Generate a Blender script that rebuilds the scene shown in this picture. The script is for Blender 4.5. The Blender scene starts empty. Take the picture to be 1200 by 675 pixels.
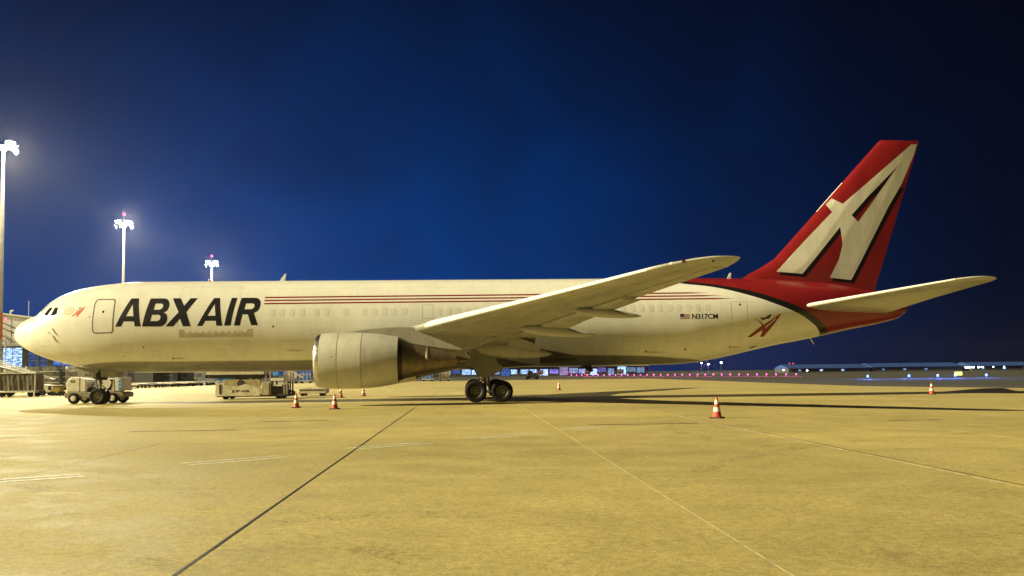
import bpy, bmesh, math, random
from mathutils import Vector, Matrix
random.seed(7)
S = bpy.context.scene
C = S.collection
R = math.radians

# ---------------------------------------------------------------- camera
cam_d = bpy.data.cameras.new('camera'); cam = bpy.data.objects.new('camera', cam_d); C.objects.link(cam)
S.camera = cam
cam_d.sensor_width = 36.0
cam_d.lens = 30.91
cam_d.shift_y = 0.036
cam_d.clip_end = 6000
PSI, PT, RO = 0.0528, 0.0531, -0.0113
_r = Vector((math.cos(PSI), -math.sin(PSI), 0))
_f = Vector((math.sin(PSI)*math.cos(PT), math.cos(PSI)*math.cos(PT), math.sin(PT)))
_u = Vector((-math.sin(PSI)*math.sin(PT), -math.cos(PSI)*math.sin(PT), math.cos(PT)))
_r2 = _r*math.cos(RO) + _u*math.sin(RO); _u2 = -_r*math.sin(RO) + _u*math.cos(RO)
cam.matrix_world = Matrix(((_r2.x, _u2.x, -_f.x, 26.42), (_r2.y, _u2.y, -_f.y, -53.11), (_r2.z, _u2.z, -_f.z, 1.648), (0, 0, 0, 1)))

# ---------------------------------------------------------------- night sky
W = bpy.data.worlds.new('World'); S.world = W; W.use_nodes = True
wn = W.node_tree.nodes; wl = W.node_tree.links; wn.clear()
SUN_AZ = R(9.5)          # the floodlight comes along the nose, a little from the camera's side
SUN_EL = R(25.0)
sky = wn.new('ShaderNodeTexSky'); sky.sky_type = 'NISHITA'; sky.sun_disc = False
sky.sun_elevation = R(-5.0); sky.sun_rotation = R(-4); sky.altitude = 0
sky.air_density = 1.0; sky.dust_density = 0.2; sky.ozone_density = 5.0
def wmath(op, a, b=0.0):
    q = wn.new('ShaderNodeMath'); q.operation = op
    for v, k in ((a, 0), (b, 1)):
        if isinstance(v, (int, float)): q.inputs[k].default_value = v
        else: wl.new(v, q.inputs[k])
    return q.outputs[0]
wt = wn.new('ShaderNodeTexCoord'); wx_ = wn.new('ShaderNodeSeparateXYZ'); wl.new(wt.outputs['Generated'], wx_.inputs[0])
# last blue of dusk, strongest low behind the aircraft, fading to the right and upwards
az = wmath('SUBTRACT', wmath('ARCTAN2', wx_.outputs[0], wx_.outputs[1]), -0.10)
el = wmath('ARCSINE', wx_.outputs[2])
fr = wmath('DIVIDE', wmath('MAXIMUM', az, 0.0), R(22)); fl_ = wmath('DIVIDE', wmath('MINIMUM', az, 0.0), R(70)); fe = wmath('DIVIDE', el, R(17.5))
q2 = wmath('ADD', wmath('ADD', wmath('MULTIPLY', fr, fr), wmath('MULTIPLY', fl_, fl_)), wmath('MULTIPLY', fe, fe))
lobe = wmath('EXPONENT', wmath('MULTIPLY', q2, -1.0))
nz = wn.new('ShaderNodeTexNoise'); nz.inputs['Scale'].default_value = 6.0; nz.inputs['Detail'].default_value = 6; nz.inputs['Distortion'].default_value = .6; wl.new(wt.outputs['Generated'], nz.inputs['Vector'])
lobe = wmath('MULTIPLY', lobe, wmath('ADD', wmath('MULTIPLY', nz.outputs[0], 1.3), .35))
mixs = wn.new('ShaderNodeMix'); mixs.data_type = 'RGBA'; wl.new(lobe, mixs.inputs[0])
mixs.inputs[6].default_value = (0.0026, 0.0034, 0.0105, 1); mixs.inputs[7].default_value = (0.0001, 0.082, 0.44, 1)
addn = wn.new('ShaderNodeMix'); addn.data_type = 'RGBA'; addn.blend_type = 'ADD'; addn.inputs[0].default_value = .12
wl.new(mixs.outputs[2], addn.inputs[6]); wl.new(sky.outputs[0], addn.inputs[7])
bg = wn.new('ShaderNodeBackground'); bg.inputs[1].default_value = 0.15
wo = wn.new('ShaderNodeOutputWorld')
wl.new(addn.outputs[2], bg.inputs[0]); wl.new(bg.outputs[0], wo.inputs[0])

# the floodlights of the apron, all coming from the masts to the left
sd = bpy.data.lights.new('sun', 'SUN'); sun = bpy.data.objects.new('sun', sd); C.objects.link(sun)
sd.energy = 3.0; sd.angle = R(0.8); sd.color = (1.0, 0.865, 0.475)
_L = Vector((math.cos(SUN_EL)*math.cos(SUN_AZ), math.cos(SUN_EL)*math.sin(SUN_AZ), -math.sin(SUN_EL)))
sun.rotation_euler = _L.to_track_quat('-Z', 'Y').to_euler()
sun.location = (-60, -20, 40)

S.view_settings.view_transform = 'Standard'; S.view_settings.look = 'None'
S.view_settings.exposure = 1.73; S.view_settings.gamma = 1; S.view_settings.use_curve_mapping = False

# ---------------------------------------------------------------- materials
MATS = {}
def mat(name, col, rough=0.5, metal=0.0, var=0.12, scale=3.0, bump=0.0, bscale=40.0, emit=None, estr=0.0, coat=0.0, spec=0.5):
    if name in MATS: return MATS[name]
    m = bpy.data.materials.new(name); m.use_nodes = True
    nt = m.node_tree; n = nt.nodes; l = nt.links
    b = n['Principled BSDF']
    b.inputs['Roughness'].default_value = rough; b.inputs['Metallic'].default_value = metal
    b.inputs['Specular IOR Level'].default_value = spec
    b.inputs['Coat Weight'].default_value = coat
    b.inputs['Base Color'].default_value = (*col, 1)
    tc = n.new('ShaderNodeTexCoord')
    if var:
        ns = n.new('ShaderNodeTexNoise'); ns.inputs['Scale'].default_value = scale; ns.inputs['Detail'].default_value = 6; ns.inputs['Roughness'].default_value = .65
        l.new(tc.outputs['Object'], ns.inputs['Vector'])
        rp = n.new('ShaderNodeMapRange'); rp.inputs[1].default_value = .3; rp.inputs[2].default_value = .7
        rp.inputs[3].default_value = 1-var*1.6; rp.inputs[4].default_value = 1+var*.6
        l.new(ns.outputs[0], rp.inputs[0])
        mx = n.new('ShaderNodeMix'); mx.data_type = 'RGBA'; mx.blend_type = 'MULTIPLY'; mx.inputs[0].default_value = 1
        mx.inputs[6].default_value = (*col, 1); l.new(rp.outputs[0], mx.inputs[7]); l.new(mx.outputs[2], b.inputs['Base Color'])
        r2 = n.new('ShaderNodeMapRange'); r2.inputs[1].default_value = .3; r2.inputs[2].default_value = .7
        r2.inputs[3].default_value = min(1, rough+.1); r2.inputs[4].default_value = max(.03, rough-.08)
        l.new(ns.outputs[0], r2.inputs[0]); l.new(r2.outputs[0], b.inputs['Roughness'])
    if bump:
        n2 = n.new('ShaderNodeTexNoise'); n2.inputs['Scale'].default_value = bscale; n2.inputs['Detail'].default_value = 5
        l.new(tc.outputs['Object'], n2.inputs['Vector'])
        bp = n.new('ShaderNodeBump'); bp.inputs['Strength'].default_value = bump; bp.inputs['Distance'].default_value = .03
        l.new(n2.outputs[0], bp.inputs['Height']); l.new(bp.outputs[0], b.inputs['Normal'])
    if emit:
        b.inputs['Emission Color'].default_value = (*emit, 1); b.inputs['Emission Strength'].default_value = estr
    MATS[name] = m
    return m

def glow(name, col, s):                      # a lamp's lit face
    return mat(name, tuple(.12*c for c in col), .3, var=0, emit=col, estr=s)

WHITE = (.80, .80, .78); RED = (.26, .014, .018); BLACK = (.012, .011, .013)

class G:                                     # tiny node-graph helper
    def __init__(s, m): s.n = m.node_tree.nodes; s.l = m.node_tree.links
    def put(s, v, sock):
        if isinstance(v, (int, float)): sock.default_value = v
        elif isinstance(v, tuple): sock.default_value = (*v, 1)
        else: s.l.new(v, sock)
    def math(s, op, a, b=0.0, c=0.0):
        q = s.n.new('ShaderNodeMath'); q.operation = op
        s.put(a, q.inputs[0]); s.put(b, q.inputs[1]); s.put(c, q.inputs[2]); return q.outputs[0]
    def step(s, v, lo, hi):
        q = s.n.new('ShaderNodeMapRange'); q.interpolation_type = 'SMOOTHSTEP'
        s.put(v, q.inputs[0]); q.inputs[1].default_value = lo; q.inputs[2].default_value = hi; return q.outputs[0]
    def mix(s, f, a, b, mode='MIX'):
        q = s.n.new('ShaderNodeMix'); q.data_type = 'RGBA'; q.blend_type = mode
        s.put(f, q.inputs[0]); s.put(a, q.inputs[6]); s.put(b, q.inputs[7]); return q.outputs[2]
    def curve(s, v, x0, x1, z0, z1, pts):    # piecewise curve z(x)
        t = s.math('DIVIDE', s.math('SUBTRACT', v, x0), x1-x0)
        q = s.n.new('ShaderNodeFloatCurve'); s.l.new(t, q.inputs[1]); c = q.mapping.curves[0]
        P = [((x-x0)/(x1-x0), (z-z0)/(z1-z0)) for x, z in pts]
        for k, (a, b) in enumerate(P):
            if k == 0: c.points[0].location = (a, b)
            elif k == len(P)-1: c.points[-1].location = (a, b)
            else: c.points.new(a, b)
        q.mapping.update()
        return s.math('MULTIPLY_ADD', q.outputs[0], z1-z0, z0)
    def noise(s, vec, scale, detail=5, rough=.6):
        q = s.n.new('ShaderNodeTexNoise'); q.inputs['Scale'].default_value = scale; q.inputs['Detail'].default_value = detail
        q.inputs['Roughness'].default_value = rough
        if vec is not None: s.l.new(vec, q.inputs['Vector'])
        return q.outputs[0]

def paint_base(name, rough=.32):
    m = bpy.data.materials.new(name); m.use_nodes = True; g = G(m)
    b = g.n['Principled BSDF']; b.inputs['Roughness'].default_value = rough; b.inputs['Coat Weight'].default_value = .25; b.inputs['Coat Roughness'].default_value = .12
    tc = g.n.new('ShaderNodeTexCoord'); sx = g.n.new('ShaderNodeSeparateXYZ'); g.l.new(tc.outputs['Object'], sx.inputs[0])
    return m, g, b, tc.outputs['Object'], sx.outputs[0], sx.outputs[1], sx.outputs[2]

def grime(g, vec, col, amt=.16):             # streaky dirt and the seams of the skin panels
    mp = g.n.new('ShaderNodeMapping'); mp.inputs['Scale'].default_value = (1.1, 1.1, .25); g.l.new(vec, mp.inputs[0])
    a = g.step(g.noise(mp.outputs[0], 1.6, 7, .7), .3, .75)
    b = g.step(g.noise(vec, .35, 3), .3, .7)
    f = g.math('SUBTRACT', 1.0, g.math('ADD', g.math('MULTIPLY', a, amt), g.math('MULTIPLY', b, amt*.6)))
    return g.mix(1.0, col, f, 'MULTIPLY')

def fuselage_paint():
    m, g, b, vec, X, Y, Z = paint_base('fuselage_paint')
    col = grime(g, vec, WHITE, .10)
    # skin seams
    for per, wd, amt in ((2.24, .012, .38),):
        fr = g.math('FRACT', g.math('DIVIDE', X, per)); s = g.math('LESS_THAN', fr, wd/per)
        col = g.mix(g.math('MULTIPLY', s, amt), col, (.25, .24, .22))
    for zz in (6.62, 5.60, 4.62, 3.35):
        s = g.math('LESS_THAN', g.math('ABSOLUTE', g.math('SUBTRACT', Z, zz)), .006)
        col = g.mix(g.math('MULTIPLY', s, .35), col, (.25, .24, .22))
    # grey belly
    zb = g.curve(X, 0, 55, 1, 5, [(0, 1), (3.2, 1.9), (4.4, 2.3), (6.1, 2.45), (9.5, 2.45), (16.8, 2.45), (31.6, 2.56), (36.2, 2.52), (38.8, 2.37), (40.5, 2.2), (43, 1.6), (55, 1)])
    k = g.step(g.math('SUBTRACT', zb, Z), -.05, .05)
    col = g.mix(k, col, grime(g, vec, (.27, .26, .24), .3))
    # three red cheat lines
    zx = g.math('SUBTRACT', Z, g.math('MULTIPLY', g.math('SUBTRACT', X, 15.0), .0042))
    tot = None
    for z0, xe in ((6.06, 41.0), (5.875, 41.75), (5.69, 42.5)):
        half = g.math('MULTIPLY', g.step(X, xe, xe-1.6), .044)
        s = g.math('LESS_THAN', g.math('ABSOLUTE', g.math('SUBTRACT', zx, z0)), half)
        tot = s if tot is None else g.math('MAXIMUM', tot, s)
    tot = g.math('MULTIPLY', tot, g.math('GREATER_THAN', X, 14.92))
    col = g.mix(tot, col, (.20, .016, .018))
    # red tail behind a black sweep
    cw = g.curve(X, 34, 56, 0, 8, [(34, 8), (36.4, 7.3), (38.4, 6.95), (39.37, 6.78), (41.11, 6.54), (43.29, 5.97), (44.77, 5.45), (46.09, 4.91), (46.96, 4.42), (47.54, 4.02), (47.95, 3.62), (48.4, 2.6), (56, 0)])
    cb = g.curve(X, 34, 56, 0, 8, [(34, 8), (37.2, 7.35), (39.45, 6.95), (41.16, 6.72), (43.36, 6.27), (44.82, 5.80), (46.1, 5.32), (46.91, 4.90), (47.65, 4.40), (48.35, 3.85), (48.9, 3.2), (49.4, 1.8), (56, 0)])
    col = g.mix(g.step(g.math('SUBTRACT', Z, cw), -.012, .012), col, BLACK)
    col = g.mix(g.step(g.math('SUBTRACT', Z, cb), -.012, .012), col, grime(g, vec, RED, .2))
    g.l.new(col, b.inputs['Base Color'])
    return m

def rubber():
    m = bpy.data.materials.new('tyre_rubber_mark'); m.use_nodes = True; g = G(m); b = g.n['Principled BSDF']
    b.inputs['Base Color'].default_value = (.10, .085, .05, 1); b.inputs['Roughness'].default_value = .8
    geo = g.n.new('ShaderNodeNewGeometry'); P = geo.outputs['Position']
    f = g.math('MULTIPLY', g.step(g.noise(P, 14, 6, .8), .47, .68), g.step(g.noise(P, 1.1, 4, .6), .42, .66))
    g.l.new(g.math('MULTIPLY', f, .75), b.inputs['Alpha']); return m

def concrete(name, joints=False):
    m = bpy.data.materials.new(name); m.use_nodes = True; g = G(m); b = g.n['Principled BSDF']
    geo = g.n.new('ShaderNodeNewGeometry'); P = geo.outputs['Position']
    oi = g.n.new('ShaderNodeObjectInfo')
    big = g.step(g.noise(P, .09, 5, .6), .3, .72); mid = g.step(g.noise(P, .8, 6, .7), .3, .72); fine = g.noise(P, 9, 8, .8); grit = g.noise(P, 38, 4, .8)
    f = g.math('MULTIPLY_ADD', big, .20, .80)
    f = g.math('MULTIPLY', f, g.math('MULTIPLY_ADD', mid, .18, .86))
    f = g.math('MULTIPLY', f, g.math('MULTIPLY_ADD', g.step(fine, .28, .72), .55, .72))
    f = g.math('MULTIPLY', f, g.math('MULTIPLY_ADD', g.step(grit, .32, .68), .62, .69))
    if not joints: f = g.math('MULTIPLY', f, g.math('MULTIPLY_ADD', oi.outputs['Random'], .13, .93))
    # rubber scuffs and oil stains, drawn out along the aircraft stand
    mp = g.n.new('ShaderNodeMapping'); mp.inputs['Scale'].default_value = (.9, .22, 1); mp.inputs['Rotation'].default_value = (0, 0, R(-32)); g.l.new(P, mp.inputs[0])
    sc = g.math('MULTIPLY', g.step(g.noise(mp.outputs[0], .55, 4, .55), .60, .78), g.step(g.noise(P, 5, 6, .85), .42, .62))
    f = g.math('MULTIPLY', f, g.math('SUBTRACT', 1.0, g.math('MULTIPLY', sc, .42)))
    oil = g.step(g.noise(P, .6, 3, .5), .70, .80)
    f = g.math('MULTIPLY', f, g.math('SUBTRACT', 1.0, g.math('MULTIPLY', oil, .28)))
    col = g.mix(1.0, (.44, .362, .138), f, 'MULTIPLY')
    if joints:
        sx = g.n.new('ShaderNodeSeparateXYZ'); g.l.new(P, sx.inputs[0])
        for ax, off, per in ((0, 24.0, 5.0), (1, -44.6, 4.55)):
            fr = g.math('FRACT', g.math('ADD', g.math('DIVIDE', g.math('SUBTRACT', sx.outputs[ax], off), per), 200.0))
            s = g.math('LESS_THAN', fr, .03/per)
            col = g.mix(g.math('MULTIPLY', s, .55), col, (.06, .05, .04))
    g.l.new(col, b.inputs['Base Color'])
    b.inputs['Roughness'].default_value = .75
    g.l.new(g.math('MULTIPLY_ADD', mid, .2, .6), b.inputs['Roughness'])
    bp = g.n.new('ShaderNodeBump'); bp.inputs['Strength'].default_value = .35; bp.inputs['Distance'].default_value = .006
    g.l.new(g.math('ADD', fine, g.math('MULTIPLY', grit, .6)), bp.inputs['Height']); g.l.new(bp.outputs[0], b.inputs['Normal'])
    return m

M_FUS = fuselage_paint()
def wing_paint():
    m, g, b, vec, X, Y, Z = paint_base('wing_paint', .4)
    col = grime(g, vec, (.40, .39, .35), .26)
    # spanwise and chordwise seams of the wing skin
    s1 = g.math('LESS_THAN', g.math('FRACT', g.math('DIVIDE', g.math('ABSOLUTE', Y), 1.7)), .012)
    sw = g.math('SUBTRACT', X, g.math('MULTIPLY', g.math('ABSOLUTE', Y), .56))
    s2 = g.math('LESS_THAN', g.math('FRACT', g.math('DIVIDE', sw, .95)), .018)
    col = g.mix(g.math('MULTIPLY', g.math('MAXIMUM', s1, s2), .45), col, (.2, .19, .17))
    g.l.new(col, b.inputs['Base Color']); return m
M_WING = wing_paint()
def simple_paint(name, c, rough=.35, amt=.15):
    m, g, b, vec, X, Y, Z = paint_base(name, rough)
    g.l.new(grime(g, vec, c, amt), b.inputs['Base Color']); return m
M_WHITE = simple_paint('white_paint', WHITE)
M_NAC = simple_paint('nacelle_paint', (.58, .57, .52), .38, .2)
M_FAIR = simple_paint('flap_fairing_paint', (.47, .46, .42), .4, .2)
M_RED = simple_paint('red_paint', RED, .35, .2)
M_GREYB = simple_paint('grey_belly_paint', (.27, .26, .24), .4, .3)
M_BLK = mat('black_print', (.008, .006, .008), .5, var=.1, spec=.2)
M_DRED = mat('dark_red_print', (.22, .018, .018), .4, var=.1)
M_FINW = simple_paint('fin_logo_paint', (.74, .72, .66), .4, .2)
M_ORANGE = mat('orange_print', (.62, .28, .12), .45, var=.1)
M_METAL = mat('bare_metal', (.62, .60, .57), .28, 1.0, .12, 6)
M_LE = mat('edge_highlight_paint', (.88, .88, .86), .3, 0, .04, 3)  # near-white, paints in the direct light on the wing's leading edges
M_CORE = mat('exhaust_metal', (.22, .18, .125), .5, .75, .3, 3)
M_DARK = mat('dark_metal', (.035, .032, .03), .5, .3, .2, 8)
M_TYRE = mat('tyre_rubber', (.010, .0095, .0095), .8, 0, .25, 9, .2, 60, spec=.3)
M_HUB = mat('wheel_hub', (.30, .29, .27), .45, .5, .25, 10)
M_GLASS = mat('dark_glass', (.015, .017, .02), .06, 0, 0, coat=.5)
M_STEEL = mat('galvanised_steel', (.42, .42, .41), .45, .6, .15, 5)
M_SEAM = mat('seam_dark', (.10, .07, .045), .6, var=.15)

# ---------------------------------------------------------------- geometry helpers
def link(o, parent=None):
    C.objects.link(o)
    if parent is not None: o.parent = parent
    return o
def tag(o, label, cat, group=None):
    o['label'] = label; o['category'] = cat
    if group: o['group'] = group
    return o
def thing(name, loc, label, cat, group=None, rz=0.0):
    o = bpy.data.objects.new(name, None); o.empty_display_size = .3; C.objects.link(o)
    o.location = loc; o.rotation_euler = (0, 0, rz)
    return tag(o, label, cat, group)

class MB:
    def __init__(s): s.v = []; s.f = []
    def add(s, vs, fs):
        k = len(s.v); s.v += [tuple(v) for v in vs]; s.f += [tuple(i+k for i in f) for f in fs]; return s
    def box(s, x0, x1, y0, y1, z0, z1, rot=None, piv=None):
        vs = [Vector((x, y, z)) for x in (x0, x1) for y in (y0, y1) for z in (z0, z1)]
        if rot is not None:
            pv = Vector(piv) if piv else Vector(((x0+x1)/2, (y0+y1)/2, (z0+z1)/2))
            vs = [rot @ (v-pv)+pv for v in vs]
        return s.add(vs, [(0, 1, 3, 2), (4, 6, 7, 5), (0, 4, 5, 1), (2, 3, 7, 6), (0, 2, 6, 4), (1, 5, 7, 3)])
    def cyl(s, p0, p1, r0, r1=None, n=12, caps=True):
        r1 = r0 if r1 is None else r1
        p0 = Vector(p0); p1 = Vector(p1); d = (p1-p0).normalized()
        a = d.orthogonal().normalized(); b = d.cross(a)
        vs = []
        for p, r in ((p0, r0), (p1, r1)):
            vs += [p+(a*math.cos(2*math.pi*i/n)+b*math.sin(2*math.pi*i/n))*r for i in range(n)]
        fs = [(i, (i+1) % n, n+(i+1) % n, n+i) for i in range(n)]
        if caps: fs += [tuple(range(n-1, -1, -1)), tuple(range(n, 2*n))]
        return s.add(vs, fs)
    def tube(s, pts, r, n=8):
        for a, b in zip(pts, pts[1:]): s.cyl(a, b, r, r, n)
        return s
    def lathe(s, prof, o, ax='z', n=24, a0=0.0):
        o = Vector(o); rings = []
        for t, r in prof:
            ring = []
            for i in range(n):
                c, q = math.cos(a0+2*math.pi*i/n)*r, math.sin(a0+2*math.pi*i/n)*r
                ring.append(o+Vector({'x': (t, c, q), 'y': (c, t, q), 'z': (c, q, t)}[ax]))
            rings.append(ring)
        return s.loft(rings)
    def loft(s, rings, cap0=False, cap1=False):
        n = len(rings[0]); vs = [v for r in rings for v in r]; fs = []
        for k in range(len(rings)-1):
            for i in range(n):
                j = (i+1) % n; fs.append((k*n+i, k*n+j, (k+1)*n+j, (k+1)*n+i))
        if cap0: fs.append(tuple(range(n-1, -1, -1)))
        if cap1: fs.append(tuple(range((len(rings)-1)*n, len(rings)*n)))
        return s.add(vs, fs)
    def prism(s, poly, lo, hi, plane='xz'):
        f = (lambda a, b, t: (a, t, b)) if plane == 'xz' else ((lambda a, b, t: (a, b, t)) if plane == 'xy' else (lambda a, b, t: (t, a, b)))
        n = len(poly); vs = [f(a, b, lo) for a, b in poly]+[f(a, b, hi) for a, b in poly]
        fs = [tuple(range(n)), tuple(range(2*n-1, n-1, -1))]+[(i, n+i, n+(i+1) % n, (i+1) % n) for i in range(n)]
        return s.add(vs, fs)
    def build(s, name, m, parent=None, smooth=False, bevel=0.0, loc=None, fix=True):
        me = bpy.data.meshes.new(name); me.from_pydata(s.v, [], s.f); me.update()
        if fix:
            bm = bmesh.new(); bm.from_mesh(me); bmesh.ops.remove_doubles(bm, verts=bm.verts, dist=1e-5)
            bmesh.ops.recalc_face_normals(bm, faces=bm.faces); bm.to_mesh(me); bm.free()
        me.materials.append(m)
        o = bpy.data.objects.new(name, me); link(o, parent)
        if smooth:
            for p in me.polygons: p.use_smooth = True
            me.set_sharp_from_angle(angle=R(38))
        if bevel:
            b = o.modifiers.new('bevel', 'BEVEL'); b.width = bevel; b.segments = 2; b.limit_method = 'ANGLE'; b.angle_limit = R(40)
        if loc is not None: o.location = loc
        return o

def copy_tree(o, parent=None):
    c = o.copy(); C.objects.link(c); c.parent = parent
    if parent is not None: c.matrix_parent_inverse = o.matrix_parent_inverse.copy()
    for ch in list(o.children): copy_tree(ch, c)
    return c

def fill(loops, name='shape'):               # filled flat shape with holes, as a bmesh in the x-y plane
    cu = bpy.data.curves.new(name, 'CURVE'); cu.dimensions = '2D'; cu.fill_mode = 'BOTH'
    for lp in loops:
        sp = cu.splines.new('POLY'); sp.points.add(len(lp)-1); sp.use_cyclic_u = True
        for q, (a, b) in zip(sp.points, lp): q.co = (a, b, 0, 1)
    return _curve_bm(cu)
def _curve_bm(cu):
    o = bpy.data.objects.new('shape_source', cu); C.objects.link(o)
    dg = bpy.context.evaluated_depsgraph_get(); dg.update()
    me = bpy.data.meshes.new_from_object(o.evaluated_get(dg))
    bm = bmesh.new(); bm.from_mesh(me)
    bpy.data.objects.remove(o); bpy.data.curves.remove(cu); bpy.data.meshes.remove(me)
    bmesh.ops.remove_doubles(bm, verts=bm.verts, dist=1e-4)
    return bm
def text_bm(txt, x0, x1, z0, z1, bold=.03):
    cu = bpy.data.curves.new('lettering', 'FONT'); cu.body = txt; cu.offset = bold; cu.resolution_u = 3
    bm = _curve_bm(cu)
    xs = [v.co.x for v in bm.verts]; ys = [v.co.y for v in bm.verts]
    for v in bm.verts:
        v.co.x = x0+(v.co.x-min(xs))/(max(xs)-min(xs))*(x1-x0); v.co.y = z0+(v.co.y-min(ys))/(max(ys)-min(ys))*(z1-z0)
    return bm
def drape(bm, fn, name, m, parent, zstep=.1, xstep=.4):
    """cut a flat shape (x, z) into strips and lay it on a surface y = fn(x, z)"""
    ys = [v.co.y for v in bm.verts]; xs = [v.co.x for v in bm.verts]
    for ax, st, lo, hi in ((1, zstep, min(ys), max(ys)), (0, xstep, min(xs), max(xs))):
        k = math.ceil(lo/st)
        while k*st < hi:
            co = [0, 0, 0]; co[ax] = k*st; no = [0, 0, 0]; no[ax] = 1
            bmesh.ops.bisect_plane(bm, geom=bm.verts[:]+bm.edges[:]+bm.faces[:], plane_co=co, plane_no=no); k += 1
    for v in bm.verts: v.co = (v.co.x, fn(v.co.x, v.co.y), v.co.y)
    bmesh.ops.recalc_face_normals(bm, faces=bm.faces)
    s = sum(f.normal.y*f.calc_area() for f in bm.faces)
    if s > 0: bmesh.ops.reverse_faces(bm, faces=bm.faces)
    me = bpy.data.meshes.new(name); bm.to_mesh(me); bm.free(); me.materials.append(m)
    return link(bpy.data.objects.new(name, me), parent)
def ring_strip(pts, w):                       # closed band of width w along a loop
    n = len(pts); out = []; inn = []
    cx = sum(p[0] for p in pts)/n; cz = sum(p[1] for p in pts)/n
    for i in range(n):
        a = Vector(pts[i-1]); b = Vector(pts[i]); c = Vector(pts[(i+1) % n])
        d1 = (b-a).normalized(); d2 = (c-b).normalized(); t = (d1+d2).normalized(); nn = Vector((-t.y, t.x))
        if nn.dot(Vector((cx, cz))-b) < 0: nn = -nn
        out.append(tuple(b-nn*w/2)); inn.append(tuple(b+nn*w/2))
    return [out, inn]

# ================================================================ the setting
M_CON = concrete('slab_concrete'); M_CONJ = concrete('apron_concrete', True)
M_DIM = mat('dim_far_ground', (.035, .038, .016), .9, 0, .4, .5, .6, 3)  # dark tone put in for lamp light fading over the far ground
M_ASPH = mat('taxiway_asphalt', (.055, .052, .048), .85, 0, .25, .6, .3, 30)  # asphalt, dark also to paint the light fading with distance
def sheet(name, poly, z, m, parent=None):
    mb = MB(); mb.add([(x, y, z) for x, y in poly], [tuple(range(len(poly)))])
    o = mb.build(name, m, parent, fix=False)
    if parent is None: o['kind'] = 'structure'
    return o
sheet('ground', [(-900, -300), (1100, -300), (1100, 1100), (-900, 1100)], -.06, M_DIM)
apron = sheet('apron', [(-150, -110), (75, -110), (75, -6), (62, 24), (62, 118), (-150, 118)], -.009, M_CONJ)
sheet('taxiway', [(-500, 126), (700, 126), (700, 150), (-500, 150)], -.045, M_ASPH)
sheet('service_road', [(-200, 119), (62.2, 119), (62.2, 24), (75.2, -6), (75.2, -110), (84, -110), (84, -2), (72, 28), (72, 125), (-200, 125)], -.05, M_ASPH)

# concrete slabs of the stand, each its own piece with an open joint round it
slab = MB(); wx, wy = 5.0-.010, 4.55-.010
b_ = .004
slab.add([(0, 0, -.02), (wx, 0, -.02), (wx, wy, -.02), (0, wy, -.02), (0, 0, -b_), (wx, 0, -b_), (wx, wy, -b_), (0, wy, -b_),
          (b_, b_, 0), (wx-b_, b_, 0), (wx-b_, wy-b_, 0), (b_, wy-b_, 0)],
         [(0, 1, 5, 4), (1, 2, 6, 5), (2, 3, 7, 6), (3, 0, 4, 7), (4, 5, 9, 8), (5, 6, 10, 9), (6, 7, 11, 10), (7, 4, 8, 11), (8, 9, 10, 11)])
s0 = slab.build('concrete_slab', M_CON, apron, fix=False)
first = True
for i in range(-6, 8):
    for j in range(-2, 9):
        o = s0 if first else s0.copy()
        if not first: C.objects.link(o)
        first = False
        o.location = (24.0+5*i+.005+random.uniform(-.002, .002), -44.6+4.55*j+.005, random.uniform(-.0012, .0012))

# joint sealant, paint and scrapes lying on the slabs
M_TAR = mat('tar_sealant', (.022, .018, .016), .55, 0, .2, 5)
M_LINE = mat('worn_white_paint', (.72, .69, .56), .6, 0, .35, 9)
M_PALE = mat('pale_joint_tone', (.68, .62, .42), .6, 0, .4, 4)  # pale uneven tone of the strips along two joints
def strip(name, pts, w, m, parent, z=.004, jit=0.0):
    """flat ribbon along a polyline, slightly ragged at its sides"""
    P = []
    for (ax, ay), (bx, by) in zip(pts, pts[1:]):
        L = math.hypot(bx-ax, by-ay); n = max(1, int(L/.5))
        P += [(ax+(bx-ax)*k/n, ay+(by-ay)*k/n) for k in range(n)]
    P.append(pts[-1]); vs = []
    for i, q in enumerate(P):
        a = P[max(0, i-1)]; b = P[min(len(P)-1, i+1)]
        d = Vector((b[0]-a[0], b[1]-a[1])).normalized(); n = Vector((-d.y, d.x))
        for sg in (1, -1):
            k = w/2*(1+random.uniform(-jit, jit)); vs.append((q[0]+n.x*k*sg, q[1]+n.y*k*sg, z))
    mb = MB(); mb.add(vs, [(2*i, 2*i+1, 2*i+3, 2*i+2) for i in range(len(P)-1)])
    return mb.build(name, m, parent, fix=False)
strip('tar_joint', [(24.0, -56), (24.0, -11.2)], .034, M_TAR, apron, .0045, .25)
strip('pale_joint', [(29.0, -56), (29.0, -33.0)], .018, M_PALE, apron, .0045, .3)
for k in range(6):
    strip('pale_joint', [(33.95+.012*(k % 2), -51+5*k), (33.95+.014*((k+1) % 2), -46.6+5*k)], .055, M_PALE, apron, .0045, .5)
strip('tar_joint', [(34.10, -52), (34.08, -23)], .022, M_TAR, apron, .0045, .5)
def dash(a, b, off):
    d = Vector((b[0]-a[0], b[1]-a[1])).normalized(); n = Vector((-d.y, d.x))*off
    for sg in (1, -1):
        strip('painted_dash', [(a[0]+n.x*sg, a[1]+n.y*sg), (b[0]+n.x*sg, b[1]+n.y*sg)], .13, M_LINE, apron, .0045, .3)
for a, b in (((17.6, -39.4), (20.0, -37.95)), ((21.2, -36.4), (22.75, -35.15)), ((23.9, -33.65), (25.5, -32.3)), ((26.6, -31.25), (28.25, -29.6)), ((29.2, -28.6), (30.4, -27.2))):
    dash(a, b, .20)
strip('painted_dash', [(11.6, -27.6), (14.75, -27.45)], .2, M_LINE, apron, .0045, .3)
strip('painted_dash', [(3.6, -11.2), (4.9, -8.0)], .3, M_LINE, apron, .0045, .3)
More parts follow.
